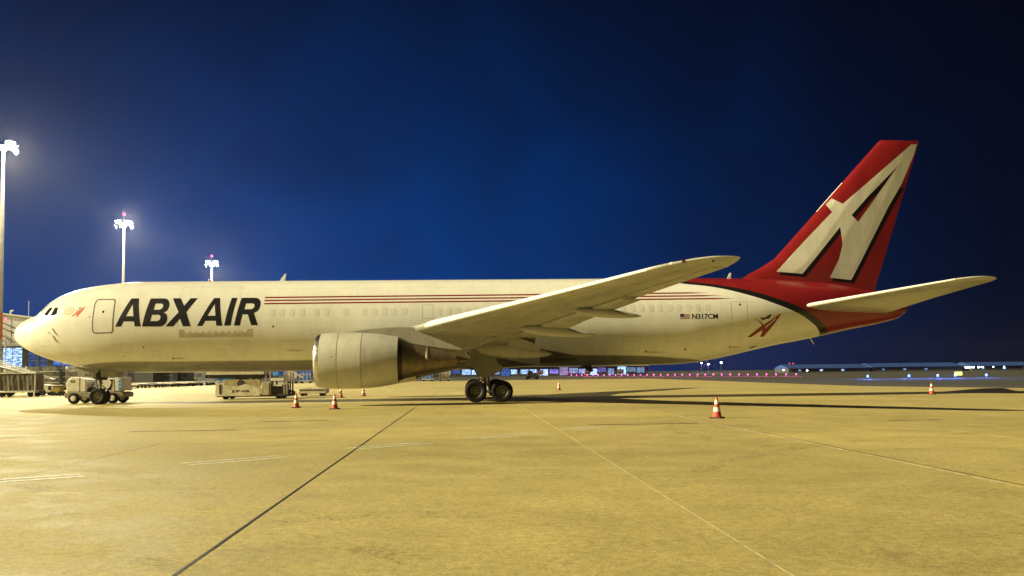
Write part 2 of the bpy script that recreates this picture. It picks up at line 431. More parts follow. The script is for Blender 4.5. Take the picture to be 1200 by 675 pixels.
strip('painted_line', [(-60, -9.5), (3.2, -8.9)], .4, M_LINE, apron, -.0045, .3)
for x0, x1, y in ((6.5, 8.2, -26.35), (8.8, 12, -26.45), (16.5, 19.6, -26.4), (30.1, 33.5, -26.42), (39.5, 41.2, -26.35), (19.2, 21.6, -21.8)):
    strip('tar_joint', [(x0, y), (x1, y+.04)], .14, M_TAR, apron, .0055, .6)

# rubber left by turning tugs
M_RUB = rubber()
def track(cx, cy, r, a0, a1, w):
    pts = [(cx+r*math.cos(R(a0+(a1-a0)*k/14)), cy+r*math.sin(R(a0+(a1-a0)*k/14))) for k in range(15)]
    strip('tyre_mark', pts, w, M_RUB, apron, .0062, .15)
for q in ((20.0, -50.0, 7.6, 8, 60, .35), (20.0, -50.0, 6.1, 5, 62, .35), (12.5, -46.0, 11.5, 20, 75, .4), (12.5, -46.0, 9.9, 22, 78, .4), (38.5, -50.5, 8.8, 95, 150, .35), (38.5, -50.5, 7.2, 95, 150, .35), (44.0, -47.0, 16.0, 100, 160, .4), (25.5, -44.9, 2.2, 60, 150, .5), (46, -30, 14, 120, 200, .45)):
    track(*q)

# ================================================================ the aircraft
PR = [(0,4.10,4.10,.02),(.07,4.48,3.85,.30),(.22,4.68,3.62,.52),(.5,4.90,3.40,.80),(.95,5.12,3.12,1.10),(1.43,5.32,2.90,1.36),(1.9,5.80,2.71,1.57),(2.33,6.15,2.57,1.74),(2.8,6.42,2.43,1.89),(3.3,6.62,2.31,2.02),(3.9,6.80,2.19,2.14),(4.7,6.96,2.03,2.27),(5.5,7.07,1.93,2.37),(6.5,7.16,1.86,2.45),(8,7.21,1.83,2.50),(9.5,7.22,1.82,2.515),(20,7.22,1.84,2.515),(32,7.23,1.93,2.515),(37,7.24,1.95,2.515),(39.5,7.24,2.0,2.515),(41,7.24,2.19,2.48),(42.5,7.22,2.47,2.42),(43.9,7.18,2.78,2.33),(45.5,7.12,3.12,2.18),(47.1,7.03,3.40,1.98),(48.7,6.9,3.72,1.72),(50,6.7,4.0,1.45),(51.4,6.4,4.25,1.12),(52.4,6.1,4.47,.82),(53.2,5.8,4.7,.55),(53.64,5.62,5.0,.33),(53.75,5.5,5.25,.15)]
def monotone(xs, ys):                         # smooth monotone interpolation
    n = len(xs); d = [(ys[i+1]-ys[i])/(xs[i+1]-xs[i]) for i in range(n-1)]
    m = [d[0]]+[0 if d[i-1]*d[i] <= 0 else 2*d[i-1]*d[i]/(d[i-1]+d[i]) for i in range(1, n-1)]+[d[-1]]
    def f(x):
        x = min(max(x, xs[0]), xs[-1]); k = 0
        while k < n-2 and x > xs[k+1]: k += 1
        h = xs[k+1]-xs[k]; t = (x-xs[k])/h
        return (2*t**3-3*t**2+1)*ys[k]+(t**3-2*t**2+t)*h*m[k]+(-2*t**3+3*t**2)*ys[k+1]+(t**3-t**2)*h*m[k+1]
    return f
_x = [q[0] for q in PR]
f_top = monotone(_x, [q[1] for q in PR]); f_bot = monotone(_x, [q[2] for q in PR]); f_wid = monotone(_x, [q[3] for q in PR])
def skin(x, z, off=.008):                     # near side of the fuselage
    off *= .28
    t, b, w = f_top(x), f_bot(x), f_wid(x)
    u = (z-(t+b)/2)/max(.01, (t-b)/2); u = max(-1, min(1, u))
    return -(w*math.sqrt(1-u*u)+off)

jet = thing('cargo_airplane', (0, 0, 0), 'large white twin-engine cargo jet with red tail, parked side-on across the apron', 'airplane')
xs = sorted(set([q[0] for q in PR]+[.02, .035, .14, .35]+[.6+.12*k for k in range(60)]+[10+.8*k for k in range(38)]+[40.2+.3*k for k in range(44)]))
mb = MB(); rings = []
for x in xs:
    t, b, w = f_top(x), f_bot(x), f_wid(x); h = max(.012, (t-b)/2)
    rings.append([(x, w*math.sin(2*math.pi*i/160), (t+b)/2+h*math.cos(2*math.pi*i/160)) for i in range(160)])
mb.loft(rings, True, True)
fus = mb.build('fuselage', M_FUS, jet, True)

# wing-to-body fairing
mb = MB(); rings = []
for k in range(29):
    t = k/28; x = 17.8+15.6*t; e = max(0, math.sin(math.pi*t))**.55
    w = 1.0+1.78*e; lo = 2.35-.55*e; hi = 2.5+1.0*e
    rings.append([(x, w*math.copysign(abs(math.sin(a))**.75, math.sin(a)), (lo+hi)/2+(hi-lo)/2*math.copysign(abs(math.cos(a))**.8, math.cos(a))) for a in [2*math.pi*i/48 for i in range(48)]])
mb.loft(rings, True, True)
mb.build('wing_body_fairing', simple_paint('shaded_fairing_paint', (.13, .12, .10), .45, .35), jet, True)  # grey darkened in its colour to hold the shadow behind the gear

M_PANEL = simple_paint('tank_panel_paint', (.32, .31, .28), .45, .2)
AF = [(1, .0), (.86, .022), (.7, .045), (.5, .066), (.33, .074), (.2, .069), (.1, .054), (.04, .036), (.012, .02), (0, 0), (.012, -.016), (.04, -.026), (.1, -.036), (.2, -.044), (.33, -.046), (.5, -.038), (.7, -.022), (.86, -.01)]
def airfoil(xl, y, zl, c, inc, thick=1.0, pts=AF):
    ci, si = math.cos(R(inc)), math.sin(R(inc))
    return [(xl+(u*ci+v*thick*si)*c, y, zl+(-u*si+v*thick*ci)*c) for u, v in pts]
ST = [(1.5, 19.15, 11.4, 3.02, 4, 1.15), (3, 20.2, 10.2, 3.2, 4, 1.1), (5.5, 21.97, 8.2, 3.55, 4, 1.05), (8, 23.75, 6.3, 3.9, 4, 1), (12, 26.45, 5.0, 4.3, 3.4, .95), (15, 28.5, 4.15, 4.6, 3, .9), (18, 30.55, 3.35, 4.9, 2.5, .88), (22.4, 33.5, 2.25, 5.36, 2, .85), (23.2, 34.2, 1.65, 5.44, 2, .8), (23.6, 34.75, 1.1, 5.48, 2, .7), (23.79, 35.25, .5, 5.49, 2, .5)]
def wing_at(y):
    for a, b in zip(ST, ST[1:]):
        if a[0] <= y <= b[0]:
            t = (y-a[0])/(b[0]-a[0]); return [p+(q-p)*t for p, q in zip(a, b)]
def under(y, u):                               # point on the wing's lower side, u of chord
    _, xl, c, zl, inc, th = wing_at(y)
    v = -.04*th if u < .6 else -.04*th*(1-(u-.6)/.45)
    return xl+u*c, zl-u*c*math.sin(R(inc))+v*c
for sg, lab in ((-1, None), (1, None)):
    mb = MB(); mb.loft([airfoil(xl, sg*y, zl, c, inc, th) for y, xl, c, zl, inc, th in ST], True, True)
    wing = mb.build('wing', M_WING, jet, True)
    # slat whitened in its colour to carry the light on the leading edge
    le = [(.06, .048), (.03, .036), (.010, .022), (-.004, .004), (.003, -.008), (.007, -.0125)]
    for ya, yb in ((3.0, 7.0), (8.9, 13.0), (13.03, 17.9), (17.93, 22.6)):
        mb = MB(); ss = []
        for k in range(5):
            y, xl, c, zl, inc, th = wing_at(ya+(yb-ya)*k/4); ss.append(airfoil(xl, sg*y, zl, c, inc, th*1.03, le))
        mb.v = [v for s_ in ss for v in s_]; n = len(le)
        mb.f = [(k*n+i, k*n+i+1, (k+1)*n+i+1, (k+1)*n+i) for k in range(4) for i in range(n-1)]
        mb.build('slat', M_LE, wing, True)
    # flaps: two panels drooping a little from the trailing edge
    for ya, yb, droop in ((3.6, 7.7, 13), (8.7, 12.6, 5), (12.63, 17.2, 4)):
        mb = MB(); ss = []
        for k in range(3):
            y, xl, c, zl, inc, th = wing_at(ya+(yb-ya)*k/2)
            x0, z0 = xl+.80*c, zl-.80*c*math.sin(R(inc))-.012*c
            ss.append(airfoil(x0, sg*y, z0, c*.24, inc+droop, 1.0, [(1, 0), (.5, .05), (.1, .06), (0, .02), (0, -.05), (.1, -.08), (.5, -.05)]))
        mb.loft(ss, True, True); mb.build('flap', M_WING, wing, True)
    # flap track fairings
    for yf, ln, dp in ((6.2, 4.1, .62), (10.9, 3.7, .40), (15.1, 3.0, .32)):
        x1, z1 = under(yf, .62 if yf > 7 else .58); mb = MB(); rings = []
        for k in range(15):
            t = k/14; e = max(.02, math.sin(math.pi*min(1, t**.8))**.6) if t < .999 else .02
            x = x1+ln*t; zc = z1-.04-ln*t*.085
            rings.append([(x, sg*yf+.20*e*math.cos(2*math.pi*i/16), zc-.12*dp+dp*e*.62*math.sin(2*math.pi*i/16)) for i in range(16)])
        mb.loft(rings, True, True); mb.build('flap_track_fairing', M_FAIR, wing, True)
    # open gaps round the flaps and the aileron
    lowp = sorted([(u, v) for u, v in AF[9:]]+[(1, 0)])
    def low(y, u, off=.006):
        _, xl, c, zl, inc, th = wing_at(y)
        for (ua, va), (ub, vb) in zip(lowp, lowp[1:]):
            if ua <= u <= ub: v = va+(vb-va)*(u-ua)/(ub-ua); break
        return (xl+(u*math.cos(R(inc))+v*th*math.sin(R(inc)))*c, sg*y, zl+(-u*math.sin(R(inc))+v*th*math.cos(R(inc)))*c-off)
    for ya, yb, u, w in ((8.7, 12.6, .775, .012), (12.63, 17.2, .775, .013), (17.6, 22.3, .74, .014), (3.4, 22.4, .16, .004)):
        n = 10; mb = MB(); vs = []
        for k in range(n+1):
            y = ya+(yb-ya)*k/n; vs += [low(y, u), low(y, u+w)]
        mb.add(vs, [(2*k, 2*k+1, 2*k+3, 2*k+2) for k in range(n)]); mb.build('panel_gap', M_SEAM, wing, fix=False)
    for y in (8.65, 12.6, 17.4, 22.35):
        mb = MB(); us = [.74+.045*k for k in range(6)]; vs = []
        for u in us: vs += [low(y, u), low(y+.05, u)]
        mb.add(vs, [(2*k, 2*k+1, 2*k+3, 2*k+2) for k in range(5)]); mb.build('panel_gap', M_SEAM, wing, fix=False)
    for k in range(9):                       # fuel tank access panels
        y = 9.2+1.35*k; mb = MB(); vs = [low(y+.28*math.cos(a), .42+.022*math.sin(a)*(1+k*.07), .005) for a in [2*math.pi*i/14 for i in range(14)]]
        mb.add(vs, [tuple(range(14))]); mb.build('tank_panel', M_PANEL, wing, fix=False)
    # navigation light and tip lamp
    mb = MB(); mb.lathe([(-.07, .01), (-.05, .04), (0, .055), (.1, .05), (.16, .01)], (34.02, sg*23.0, 5.42), 'x', 10)
    mb.build('navigation_light', mat('nav_lens' if sg < 0 else 'green_lens', (.10, .02, .015) if sg < 0 else (.03, .3, .08), .15, var=0), wing, True)
    mb = MB(); mb.lathe([(-.06, .04), (.06, .04)], (34.95, sg*23.4, 5.405), 'z', 10); mb.build('tip_lamp', M_SEAM, wing)

# fin
FIN = [((43.2, 7.05), (51.75, 6.2), .16), ((43.9, 7.5), (51.92, 6.9), .2), ((44.6, 7.85), (52.05, 7.25), .24), ((45.5, 8.42), (52.28, 7.9), .27), ((47.4, 10.45), (53.03, 10.1), .24), ((49.9, 13.15), (54.0, 13.0), .185), ((52.3, 15.72), (54.90, 15.66), .13), ((52.45, 15.85), (54.92, 15.83), .06)]
mb = MB(); rings = []
FP = [(1, 0.03), (.75, .55), (.5, .92), (.3, 1), (.12, .75), (.03, .38), (0, 0), (.03, -.38), (.12, -.75), (.3, -1), (.5, -.92), (.75, -.55), (1, -.03)]
for (x0, z0), (x1, z1), h in FIN:
    rings.append([(x0+(x1-x0)*u, h*v, z0+(z1-z0)*u) for u, v in FP])
mb.loft(rings, True, True)
fin = mb.build('fin', M_RED, jet, True)
def fin_side(off):
    def f(x, z):
        for a, b in zip(FIN, FIN[1:]):
            t = .5; u = .5
            for _ in range(12):                # where on this strip of the fin the point lies
                x0 = a[0][0]+(b[0][0]-a[0][0])*t; x1 = a[1][0]+(b[1][0]-a[1][0])*t
                u = max(0, min(1, (x-x0)/(x1-x0)))
                za = a[0][1]+(a[1][1]-a[0][1])*u; zb = b[0][1]+(b[1][1]-b[0][1])*u
                t = (z-za)/(zb-za)
            if t <= 1.0 or b is FIN[-1]:
                t = max(0, min(1, t)); h = a[2]+(b[2]-a[2])*t
                for (ua, va), (ub, vb) in zip(FP[6::-1], FP[5::-1]):
                    if ua <= u <= ub: return -(h*(va+(vb-va)*(u-ua)/max(1e-6, ub-ua))+off)
        return -off
    return f
finA = [[(45.54,7.61),(47.32,9.47),(49.16,11.3),(48.8,11.78),(49.19,12.16),(49.85,11.81),(54.40,15.57),(54.80,15.62),(54.62,15.03),(53.70,13.06),(52.79,11.63),(50.27,7.07),(48.89,7.22),(49.48,8.34),(49.74,9.23),(49.62,10.36),(47.16,7.46)],
        [(50.37,11.1),(51.43,12.23),(53.46,14.19),(50.77,10.7)]]
drape(fill([[(a+.17, b-.2) for a, b in finA[0] if a < 54.3]+[]]), fin_side(.006), 'emblem_shadow', M_BLK, fin, .1, .1)
drape(fill([finA[0]]), fin_side(.010), 'emblem', M_FINW, fin, .1, .1)
hole = finA[1]
drape(fill([hole]), fin_side(.013), 'emblem_shadow', M_BLK, fin, .1, .1)
drape(fill([[(50.62, 10.95), (50.78, 10.76), (52.1, 12.45), (51.75, 12.15)]]), fin_side(.016), 'emblem_counter', M_RED, fin, .12, .2)
mb = MB(); mb.tube([(48.25, 0, 11.34), (49.93, 0, 13.15)], .03, 8); mb.build('fin_leading_strip', M_LE, fin, True)

# horizontal tail
HT = [(0.6, 45.6, 6.4, 5.18), (2, 46.65, 5.6, 5.36), (5, 48.9, 3.95, 5.72), (8.8, 51.85, 2.05, 6.18), (9.15, 52.35, 1.55, 6.23), (9.31, 53.0, .75, 6.27)]
for sg in (-1, 1):
    mb = MB(); mb.loft([airfoil(xl, sg*y, zl, c, 2.5, .8) for y, xl, c, zl in HT], True, True)
    st = mb.build('tailplane', M_WING, jet, True)
    mb = MB(); ss = []; le = [(.06, .04), (.03, .03), (.01, .018), (-.006, .002), (.008, -.012), (.02, -.018)]
    for y, xl, c, zl in HT[1:4]: ss.append(airfoil(xl, sg*y, zl, c, 2.5, .86, le))
    mb.v = [v for s_ in ss for v in s_]; n = len(le); mb.f = [(k*n+i, k*n+i+1, (k+1)*n+i+1, (k+1)*n+i) for k in range(2) for i in range(n-1)]
    mb.build('leading_edge', M_LE, st, True)

# engines
def engine(sg):
    o = (0, sg*7.92, 2.30)
    mb = MB(); mb.lathe([(19.5, 1.12), (19.15, 1.13), (18.97, 1.16), (18.88, 1.21), (18.85, 1.26), (18.88, 1.31), (18.97, 1.355), (19.12, 1.387)], o, 'x', 56)
    lip = mb.build('engine_inlet_lip', M_METAL, jet, True)
    mb = MB(); mb.lathe([(19.125, 1.389), (19.5, 1.420), (20.4, 1.44), (21.2, 1.425), (21.2, 1.41), (21.22, 1.41), (21.22, 1.424), (22.0, 1.36), (22.6, 1.265), (23.0, 1.185), (23.0, 1.15), (22.4, 1.18), (21.5, 1.18)], o, 'x', 56)
    cowl = mb.build('engine_cowl', M_NAC, jet, True)
    for xa, ra in ((20.02, 1.438), (21.2, 1.4265)):
        mb = MB(); mb.lathe([(xa-.008, ra), (xa+.008, ra)], o, 'x', 56); mb.build('cowl_seam', M_SEAM, cowl, True)
    mb = MB(); mb.lathe([(19.36, 1.12), (20.2, 1.14), (21.5, 1.16)], o, 'x', 56); mb.build('inlet_duct', M_DARK, cowl, True)
    mb = MB(); mb.lathe([(19.75, .02), (19.9, .16), (20.15, .30), (20.3, .33)], o, 'x', 24); mb.build('spinner', M_DARK, cowl, True)
    for k in range(24):
        a = 2*math.pi*k/24; mb = MB(); vs = []
        for rr, tw, ch in ((.3, .3, .22), (.7, .6, .24), (1.1, .95, .2)):
            for s_ in (-1, 1):
                da = s_*ch*math.sin(tw)/rr/2; vs.append((20.25+s_*ch*math.cos(tw)/2, o[1]+rr*math.cos(a+da), o[2]+rr*math.sin(a+da)))
        mb.add(vs, [(0, 1, 3, 2), (2, 3, 5, 4)]); mb.build('fan_blade', M_HUB, cowl, fix=False)
    mb = MB(); mb.lathe([(22.3, 1.02), (22.9, 1.0), (23.05, .985), (24.4, .70), (24.42, .715), (24.5, .715), (24.5, .69), (25.3, .54), (25.95, .43), (25.95, .40), (25.5, .42)], (0, o[1], 2.27), 'x', 44)
    core = mb.build('engine_core', M_CORE, jet, True)
    mb = MB(); mb.lathe([(25.3, .30), (25.9, .24), (26.4, .12), (26.65, .01)], (0, o[1], 2.25), 'x', 24); mb.build('exhaust_cone', M_CORE, core, True)
    mb = MB(); mb.lathe([(22.5, 1.06), (22.98, 1.045), (23.22, .975), (23.22, .95)], (0, o[1], 2.27), 'x', 44); mb.build('core_gap_shade', M_DARK, core, True)  # dark ring painted in for the shade of the fan exit gap
    mb = MB(); mb.lathe([(21.9, 1.19), (22.1, 1.19), (22.1, .9)], o, 'x', 40); mb.build('fan_exit', M_DARK, core)
    poly = [(19.9, 3.70), (21.5, 3.93), (23.0, 4.02), (23.9, 3.97), (25.2, 3.84), (27.0, 3.62), (28.0, 3.42), (27.5, 3.12), (26.9, 2.88), (26.1, 2.74), (25.2, 2.84), (24.3, 2.98), (23.2, 3.18), (22.2, 3.40)]
    mb = MB(); rings = []
    mb.prism(poly, o[1]-.19, o[1]+.19); mb.build('engine_pylon', M_WING, jet, bevel=.06)
    mb = MB(); mb.lathe([(0, .02), (.02, .035), (.03, .03)], (19.75, o[1]+sg*1.43, 2.5), 'y', 8); mb.build('cowl_latch', M_LE, cowl)
    # strake on the inboard side of the cowl
    mb = MB(); mb.prism([(20.3, 3.05), (21.5, 3.05), (21.4, 3.3), (20.9, 3.28)], o[1]-sg*1.24, o[1]-sg*1.21); mb.build('strake', M_NAC, cowl)
for sg in (-1, 1): engine(sg)

# landing gear
def wheel(x, y, r, w, parent, sg):
    mb = MB(); q = w/2
    mb.lathe([(-q*.55, r*.55), (-q*.9, r*.62), (-q, r*.78), (-q*.9, r*.92), (-q*.6, r*.985), (-q*.2, r), (-q*.17, r*.985), (-q*.13, r), (q*.13, r), (q*.17, r*.985), (q*.2, r), (q*.6, r*.985), (q*.9, r*.92), (q, r*.78), (q*.9, r*.62), (q*.55, r*.55)], (x, y, r-.012), 'y', 36)
    t = mb.build('wheel', M_TYRE, parent, True)
    mb = MB(); mb.lathe([(-q*.6, r*.56), (-q*.62, r*.5), (-q*.35, r*.44), (-q*.3, r*.28), (-q*.6, r*.24), (-q*.62, .01)], (x, y, r-.012), 'y', 24)
    mb.lathe([(q*.6, r*.56), (q*.62, r*.5), (q*.35, r*.44), (q*.3, r*.28), (q*.6, r*.24), (q*.62, .01)], (x, y, r-.012), 'y', 24)
    mb.build('rim', M_HUB, t, True)
    for k in range(8):
        a = 2*math.pi*k/8; mb = MB()
        mb.cyl((x+r*.36*math.cos(a), y-q*.42, r-.012+r*.36*math.sin(a)), (x+r*.36*math.cos(a), y-q*.2, r-.012+r*.36*math.sin(a)), r*.055, n=6); mb.build('wheel_bolt', M_DARK, t)
for sg in (-1, 1):
    y0 = sg*4.65; xg = 27.66; rt = .60
    mb = MB(); mb.cyl((xg, y0, .62), (xg-.05, y0, 1.5), .11, n=16); mb.cyl((xg-.05, y0, 1.45), (xg-.2, sg*4.45, 3.4), .18, n=16)
    strut = mb.build('main_gear_strut', M_HUB, jet, True)
    mb = MB(); mb.box(xg-.82, xg+.82, y0-.09, y0+.09, .50, .70); mb.build('bogie_beam', M_HUB, strut, bevel=.03)
    for dx in (-.71, .71):
        mb = MB(); mb.cyl((xg+dx, y0-.55, .588), (xg+dx, y0+.55, .588), .07, n=10); mb.build('axle', M_HUB, strut)
    mb = MB(); mb.cyl((xg-.1, y0, 1.6), (xg-1.5, sg*4.3, 3.0), .07, n=10); mb.cyl((xg-.1, y0, 1.7), (xg-.4, sg*2.6, 2.5), .08, n=10); mb.build('drag_brace', M_STEEL, strut)
    mb = MB(); mb.tube([(xg-.12, y0, 1.45), (xg-.42, y0, 1.1), (xg-.12, y0, .72)], .04, 8); mb.build('torque_link', M_HUB, strut)
    mb = MB(); mb.tube([(xg+.16, y0-.1*sg, 2.4), (xg+.2, y0+.05*sg, 1.4), (xg+.4, y0+.1*sg, .9), (xg+.68, y0+.2*sg, .75)], .018, 6); mb.build('brake_line', M_DARK, strut)
    for dx in (-.71, .71):
        for dy in (-.57, .57): wheel(xg+dx, y0+dy, rt, .44, jet, sg)
    gd = [(27.44,3.09),(27.67,2.95),(27.96,2.59),(28.18,2.07),(28.42,1.92),(28.47,1.78),(27.77,1.41),(27.19,1.3),(26.96,1.79),(26.79,1.94),(26.3,2.0),(26.62,2.38),(26.65,2.78),(27.03,2.99)]
    mb = MB(); mb.prism(gd, sg*5.45-.03, sg*5.45+.03)
    mb.v = [(x, y+sg*(2.6-z)*.10, z) for x, y, z in mb.v]
    mb.build('main_gear_door', M_WING, jet, bevel=.012)
    # dark plate put in for the shade inside the open wheel bay
    mb = MB(); mb.box(26.2, 28.6, sg*2.4, sg*4.9, 2.92, 3.0); mb.build('wheel_bay_shade', M_DARK, jet)

mb = MB(); mb.cyl((4.9, 0, .45), (4.9, 0, 1.2), .08, n=14); mb.cyl((4.9, 0, 1.15), (4.75, 0, 2.6), .13, n=14)
ns = mb.build('nose_gear_strut', M_HUB, jet, True)
mb = MB(); mb.cyl((4.9, -.36, .46), (4.9, .36, .46), .06, n=10); mb.build('axle', M_HUB, ns)
mb = MB(); mb.tube([(5.02, 0, 1.1), (5.3, 0, .85), (5.02, 0, .55)], .035, 8); mb.build('torque_link', M_HUB, ns)
mb = MB(); mb.cyl((4.85, 0, 1.5), (5.7, 0, 2.1), .06, n=10); mb.build('drag_brace', M_STEEL, ns)
mb = MB(); mb.box(4.72, 5.25, -.22, .22, 1.42, 1.85); mb.build('steering_unit', M_DARK, ns, bevel=.04)
for dy in (-.3, .3): wheel(4.9, dy, .475, .34, jet, 1)
for sg in (-1, 1):
    mb = MB(); mb.prism([(3.75, 2.22), (4.78, 2.08), (4.75, 1.55), (3.9, 1.62)], sg*.62-.02, sg*.62+.02); nd = mb.build('nose_gear_door', M_GREYB if False else M_WING, jet, bevel=.01)
    if sg < 0:
        bm = text_bm('317', 4.28, 4.66, 1.66, 1.80); drape(bm, lambda x, z: -.655, 'door_number', M_BLK, nd, 1, 5)
    mb = MB(); mb.prism([(5.1, 2.0), (6.1, 1.9), (6.0, 1.62), (5.15, 1.60)], sg*.5-.02, sg*.5+.02); mb.build('nose_gear_door', M_WING, jet, bevel=.01)

# cockpit windows (both sides) and the windscreen
def mirror(fn): return lambda x, z: -fn(x, z)
W1 = [(2.27,5.19),(2.61,5.10),(2.83,5.62),(2.57,5.63)]; W2 = [(2.72,5.07),(3.21,5.17),(3.19,5.62),(2.94,5.63)]; W0 = [(1.62,5.44),(2.0,5.40),(2.42,5.82),(2.20,5.97)]
for fn in (skin, mirror(skin)):
    for w in (W0, W1, W2):
        drape(fill([w]), (lambda x, z, fn=fn: fn(x, z)*1.0), 'cockpit_window', M_GLASS, fus, .08, .1)
        drape(fill(ring_strip(w, .05)), (lambda x, z, fn=fn: fn(x, z)+math.copysign(.004, fn(x, z))), 'window_frame', M_STEEL, fus, .08, .1)

# forward door
DOOR = [(5.43,4.14),(5.38,4.26),(5.38,5.11),(5.38,5.80),(5.43,5.96),(5.52,6.02),(6.43,6.01),(6.51,5.92),(6.54,5.31),(6.53,4.23),(6.46,4.10),(5.55,4.08)]
door = drape(fill([DOOR]), lambda x, z: skin(x, z, .012), 'door', M_WHITE, jet, .1, .3)
drape(fill(ring_strip(DOOR, .065)), lambda x, z: skin(x, z, .018), 'door_seam', M_SEAM, door, .1, .3)
drape(fill([[(5.94+.06*math.cos(a), 5.29+.075*math.sin(a)) for a in [2*math.pi*i/12 for i in range(12)]]]), lambda x, z: skin(x, z, .02), 'door_window', M_GLASS, door)
# second, plugged doors aft
for x0, x1, z0, z1 in ((23.95, 24.55, 4.75, 5.55), (42.0, 42.95, 4.2, 5.6)):
    drape(fill(ring_strip([(x0, z0), (x0, z1), (x1, z1), (x1, z0)], .02)), lambda x, z: skin(x, z, .010), 'door_seam', M_STEEL, fus, .1, .3)
# main cargo door seam and its hinge panel
drape(fill(ring_strip([(10.15, 3.95), (10.15, 6.75), (13.55, 6.75), (13.55, 3.95)], .016)), lambda x, z: skin(x, z, .006), 'cargo_door_seam', M_STEEL, fus, .1, .4)
sill = drape(fill([[(10.24,4.23),(10.47,4.23),(10.53,4.07),(10.66,4.02),(13.88,4.02),(14.0,4.08),(14.06,4.24),(14.32,4.24),(14.31,3.8),(10.22,3.8)]]), lambda x, z: skin(x, z, .012), 'cargo_door_sill', mat('sill_paint', (.50, .46, .36), .5, var=.2), fus, .08, .4)
for k in range(9):
    drape(fill([[(10.75+.36*k, 4.07), (10.92+.36*k, 4.07), (10.92+.36*k, 4.10), (10.75+.36*k, 4.10)]]), lambda x, z: skin(x, z, .012), 'latch', M_SEAM, sill)

# small hatches and service panels
for x0, x1, z0, z1 in ((6.9, 7.5, 3.0, 3.5), (8.6, 9.0, 2.75, 3.05), (12.2, 12.75, 2.7, 3.1), (15.9, 16.5, 3.1, 3.5), (17.6, 18.1, 3.9, 4.2), (33.2, 33.8, 3.0, 3.45), (35.6, 36.6, 2.75, 3.6), (38.2, 38.6, 3.3, 3.6), (40.4, 41.0, 3.2, 3.7), (45.2, 45.7, 4.0, 4.4), (2.0, 2.5, 3.4, 3.75)):
    drape(fill(ring_strip([(x0, z0), (x0, z1), (x1, z1), (x1, z0)], .014)), lambda x, z: skin(x, z, .010), 'hatch_seam', M_STEEL, fus, .1, .2)
for x, z, L in ((31.69, 2.6, 1.6), (9.69, 2.62, .9), (37.02, 2.7, 1.2), (42.08, 2.95, 1.0), (16.2, 3.0, 1.1)):
    drape(fill([[(x, z+.03), (x+L*.4, z+.05), (x+L, z-.01), (x+L*.5, z-.05), (x, z-.04)]]), lambda x, z: skin(x, z, .007), 'grime_streak', mat('grime_print', (.55, .52, .45), .5, var=.3), fus, .1, .2)

# plugged cabin windows: faint raised ovals
pl = [(.135*math.copysign(abs(math.cos(a))**.6, math.cos(a)), .19*math.copysign(abs(math.sin(a))**.7, math.sin(a))) for a in [2*math.pi*i/14 for i in range(14)]]
M_RIM = simple_paint('window_rim_paint', (.68, .66, .61), .35, .12)
M_PLUG = simple_paint('window_plug_paint', (.74, .73, .70), .3, .12)
for x, z in [(a, 5.16) for a in (15.42, 15.97, 16.52, 17.1, 17.92, 18.48, 19.57, 20.64, 21.24, 21.8, 22.29, 22.92, 24.93, 25.47, 26.01, 26.55, 27.1, 27.6, 28.2, 28.75)]+[(a, 5.26) for a in (33.9, 34.5, 35.05, 35.6, 36.16, 36.69, 37.24, 37.74, 38.35, 38.9, 39.45, 40.01, 40.57)]:
    w = drape(fill([[(x+a, z+b) for a, b in pl]]), lambda x, z: skin(x, z, .016), 'window_plug', M_PLUG, fus, .1, 1)
    drape(fill(ring_strip([(x+a*1.05, z+b*1.05) for a, b in pl], .022)), lambda x, z: skin(x, z, .012), 'window_rim', M_RIM, w, .1, 1)

# lettering
LET = [('A', [[(6.67,4.43),(7.4,6.06),(7.83,6.06),(8.09,4.43),(7.76,4.44),(7.72,4.72),(7.13,4.72),(6.99,4.43)],[(7.25,5.02),(7.67,5.02),(7.55,5.71)]]),
 ('B', [[(8.17,4.43),(8.49,6.05),(9.21,6.05),(9.36,6.03),(9.47,5.97),(9.56,5.84),(9.61,5.7),(9.6,5.54),(9.54,5.36),(9.45,5.27),(9.33,5.22),(9.44,5.17),(9.52,5.08),(9.56,4.93),(9.55,4.76),(9.48,4.6),(9.37,4.49),(9.25,4.44),(9.09,4.42)],[(8.81,5.74),(9.12,5.74),(9.22,5.71),(9.27,5.63),(9.26,5.53),(9.2,5.43),(9.08,5.38),(8.75,5.38)],[(8.69,5.09),(9.05,5.09),(9.14,5.06),(9.18,4.99),(9.18,4.89),(9.12,4.78),(9.01,4.73),(8.6,4.73)]]),
 ('X', [[(9.47,4.42),(10.17,5.23),(9.73,6.05),(10.17,6.05),(10.44,5.6),(10.74,6.05),(11.14,6.05),(10.6,5.22),(10.87,4.42),(10.44,4.42),(10.27,4.86),(9.9,4.42)]]),
 ('A', [[(11.23,4.43),(12.05,6.05),(12.39,6.05),(12.63,4.43),(12.3,4.44),(12.27,4.72),(11.68,4.72),(11.51,4.43)],[(11.79,5.01),(12.24,5.01),(12.14,5.69)]]),
 ('I', [[(12.74,4.44),(13.05,6.05),(13.37,6.05),(13.09,4.44)]]),
 ('R', [[(13.29,4.44),(13.61,6.05),(14.38,6.05),(14.52,6.02),(14.64,5.93),(14.71,5.8),(14.72,5.62),(14.69,5.44),(14.6,5.28),(14.39,5.15),(14.62,4.45),(14.25,4.45),(14.05,5.07),(13.75,5.07),(13.61,4.44)],[(13.9,5.71),(14.24,5.71),(14.34,5.68),(14.39,5.6),(14.37,5.49),(14.31,5.41),(14.21,5.37),(13.83,5.37)]])]
for ch, lp in LET:
    drape(fill(lp), lambda x, z: skin(x, z, .020), 'letter', M_BLK, fus, .09, .4)
bm = text_bm('N317CM', 39.62, 41.16, 4.59, 4.90, .02); drape(bm, lambda x, z: skin(x, z, .010), 'registration', M_BLK, fus, .08, .4)
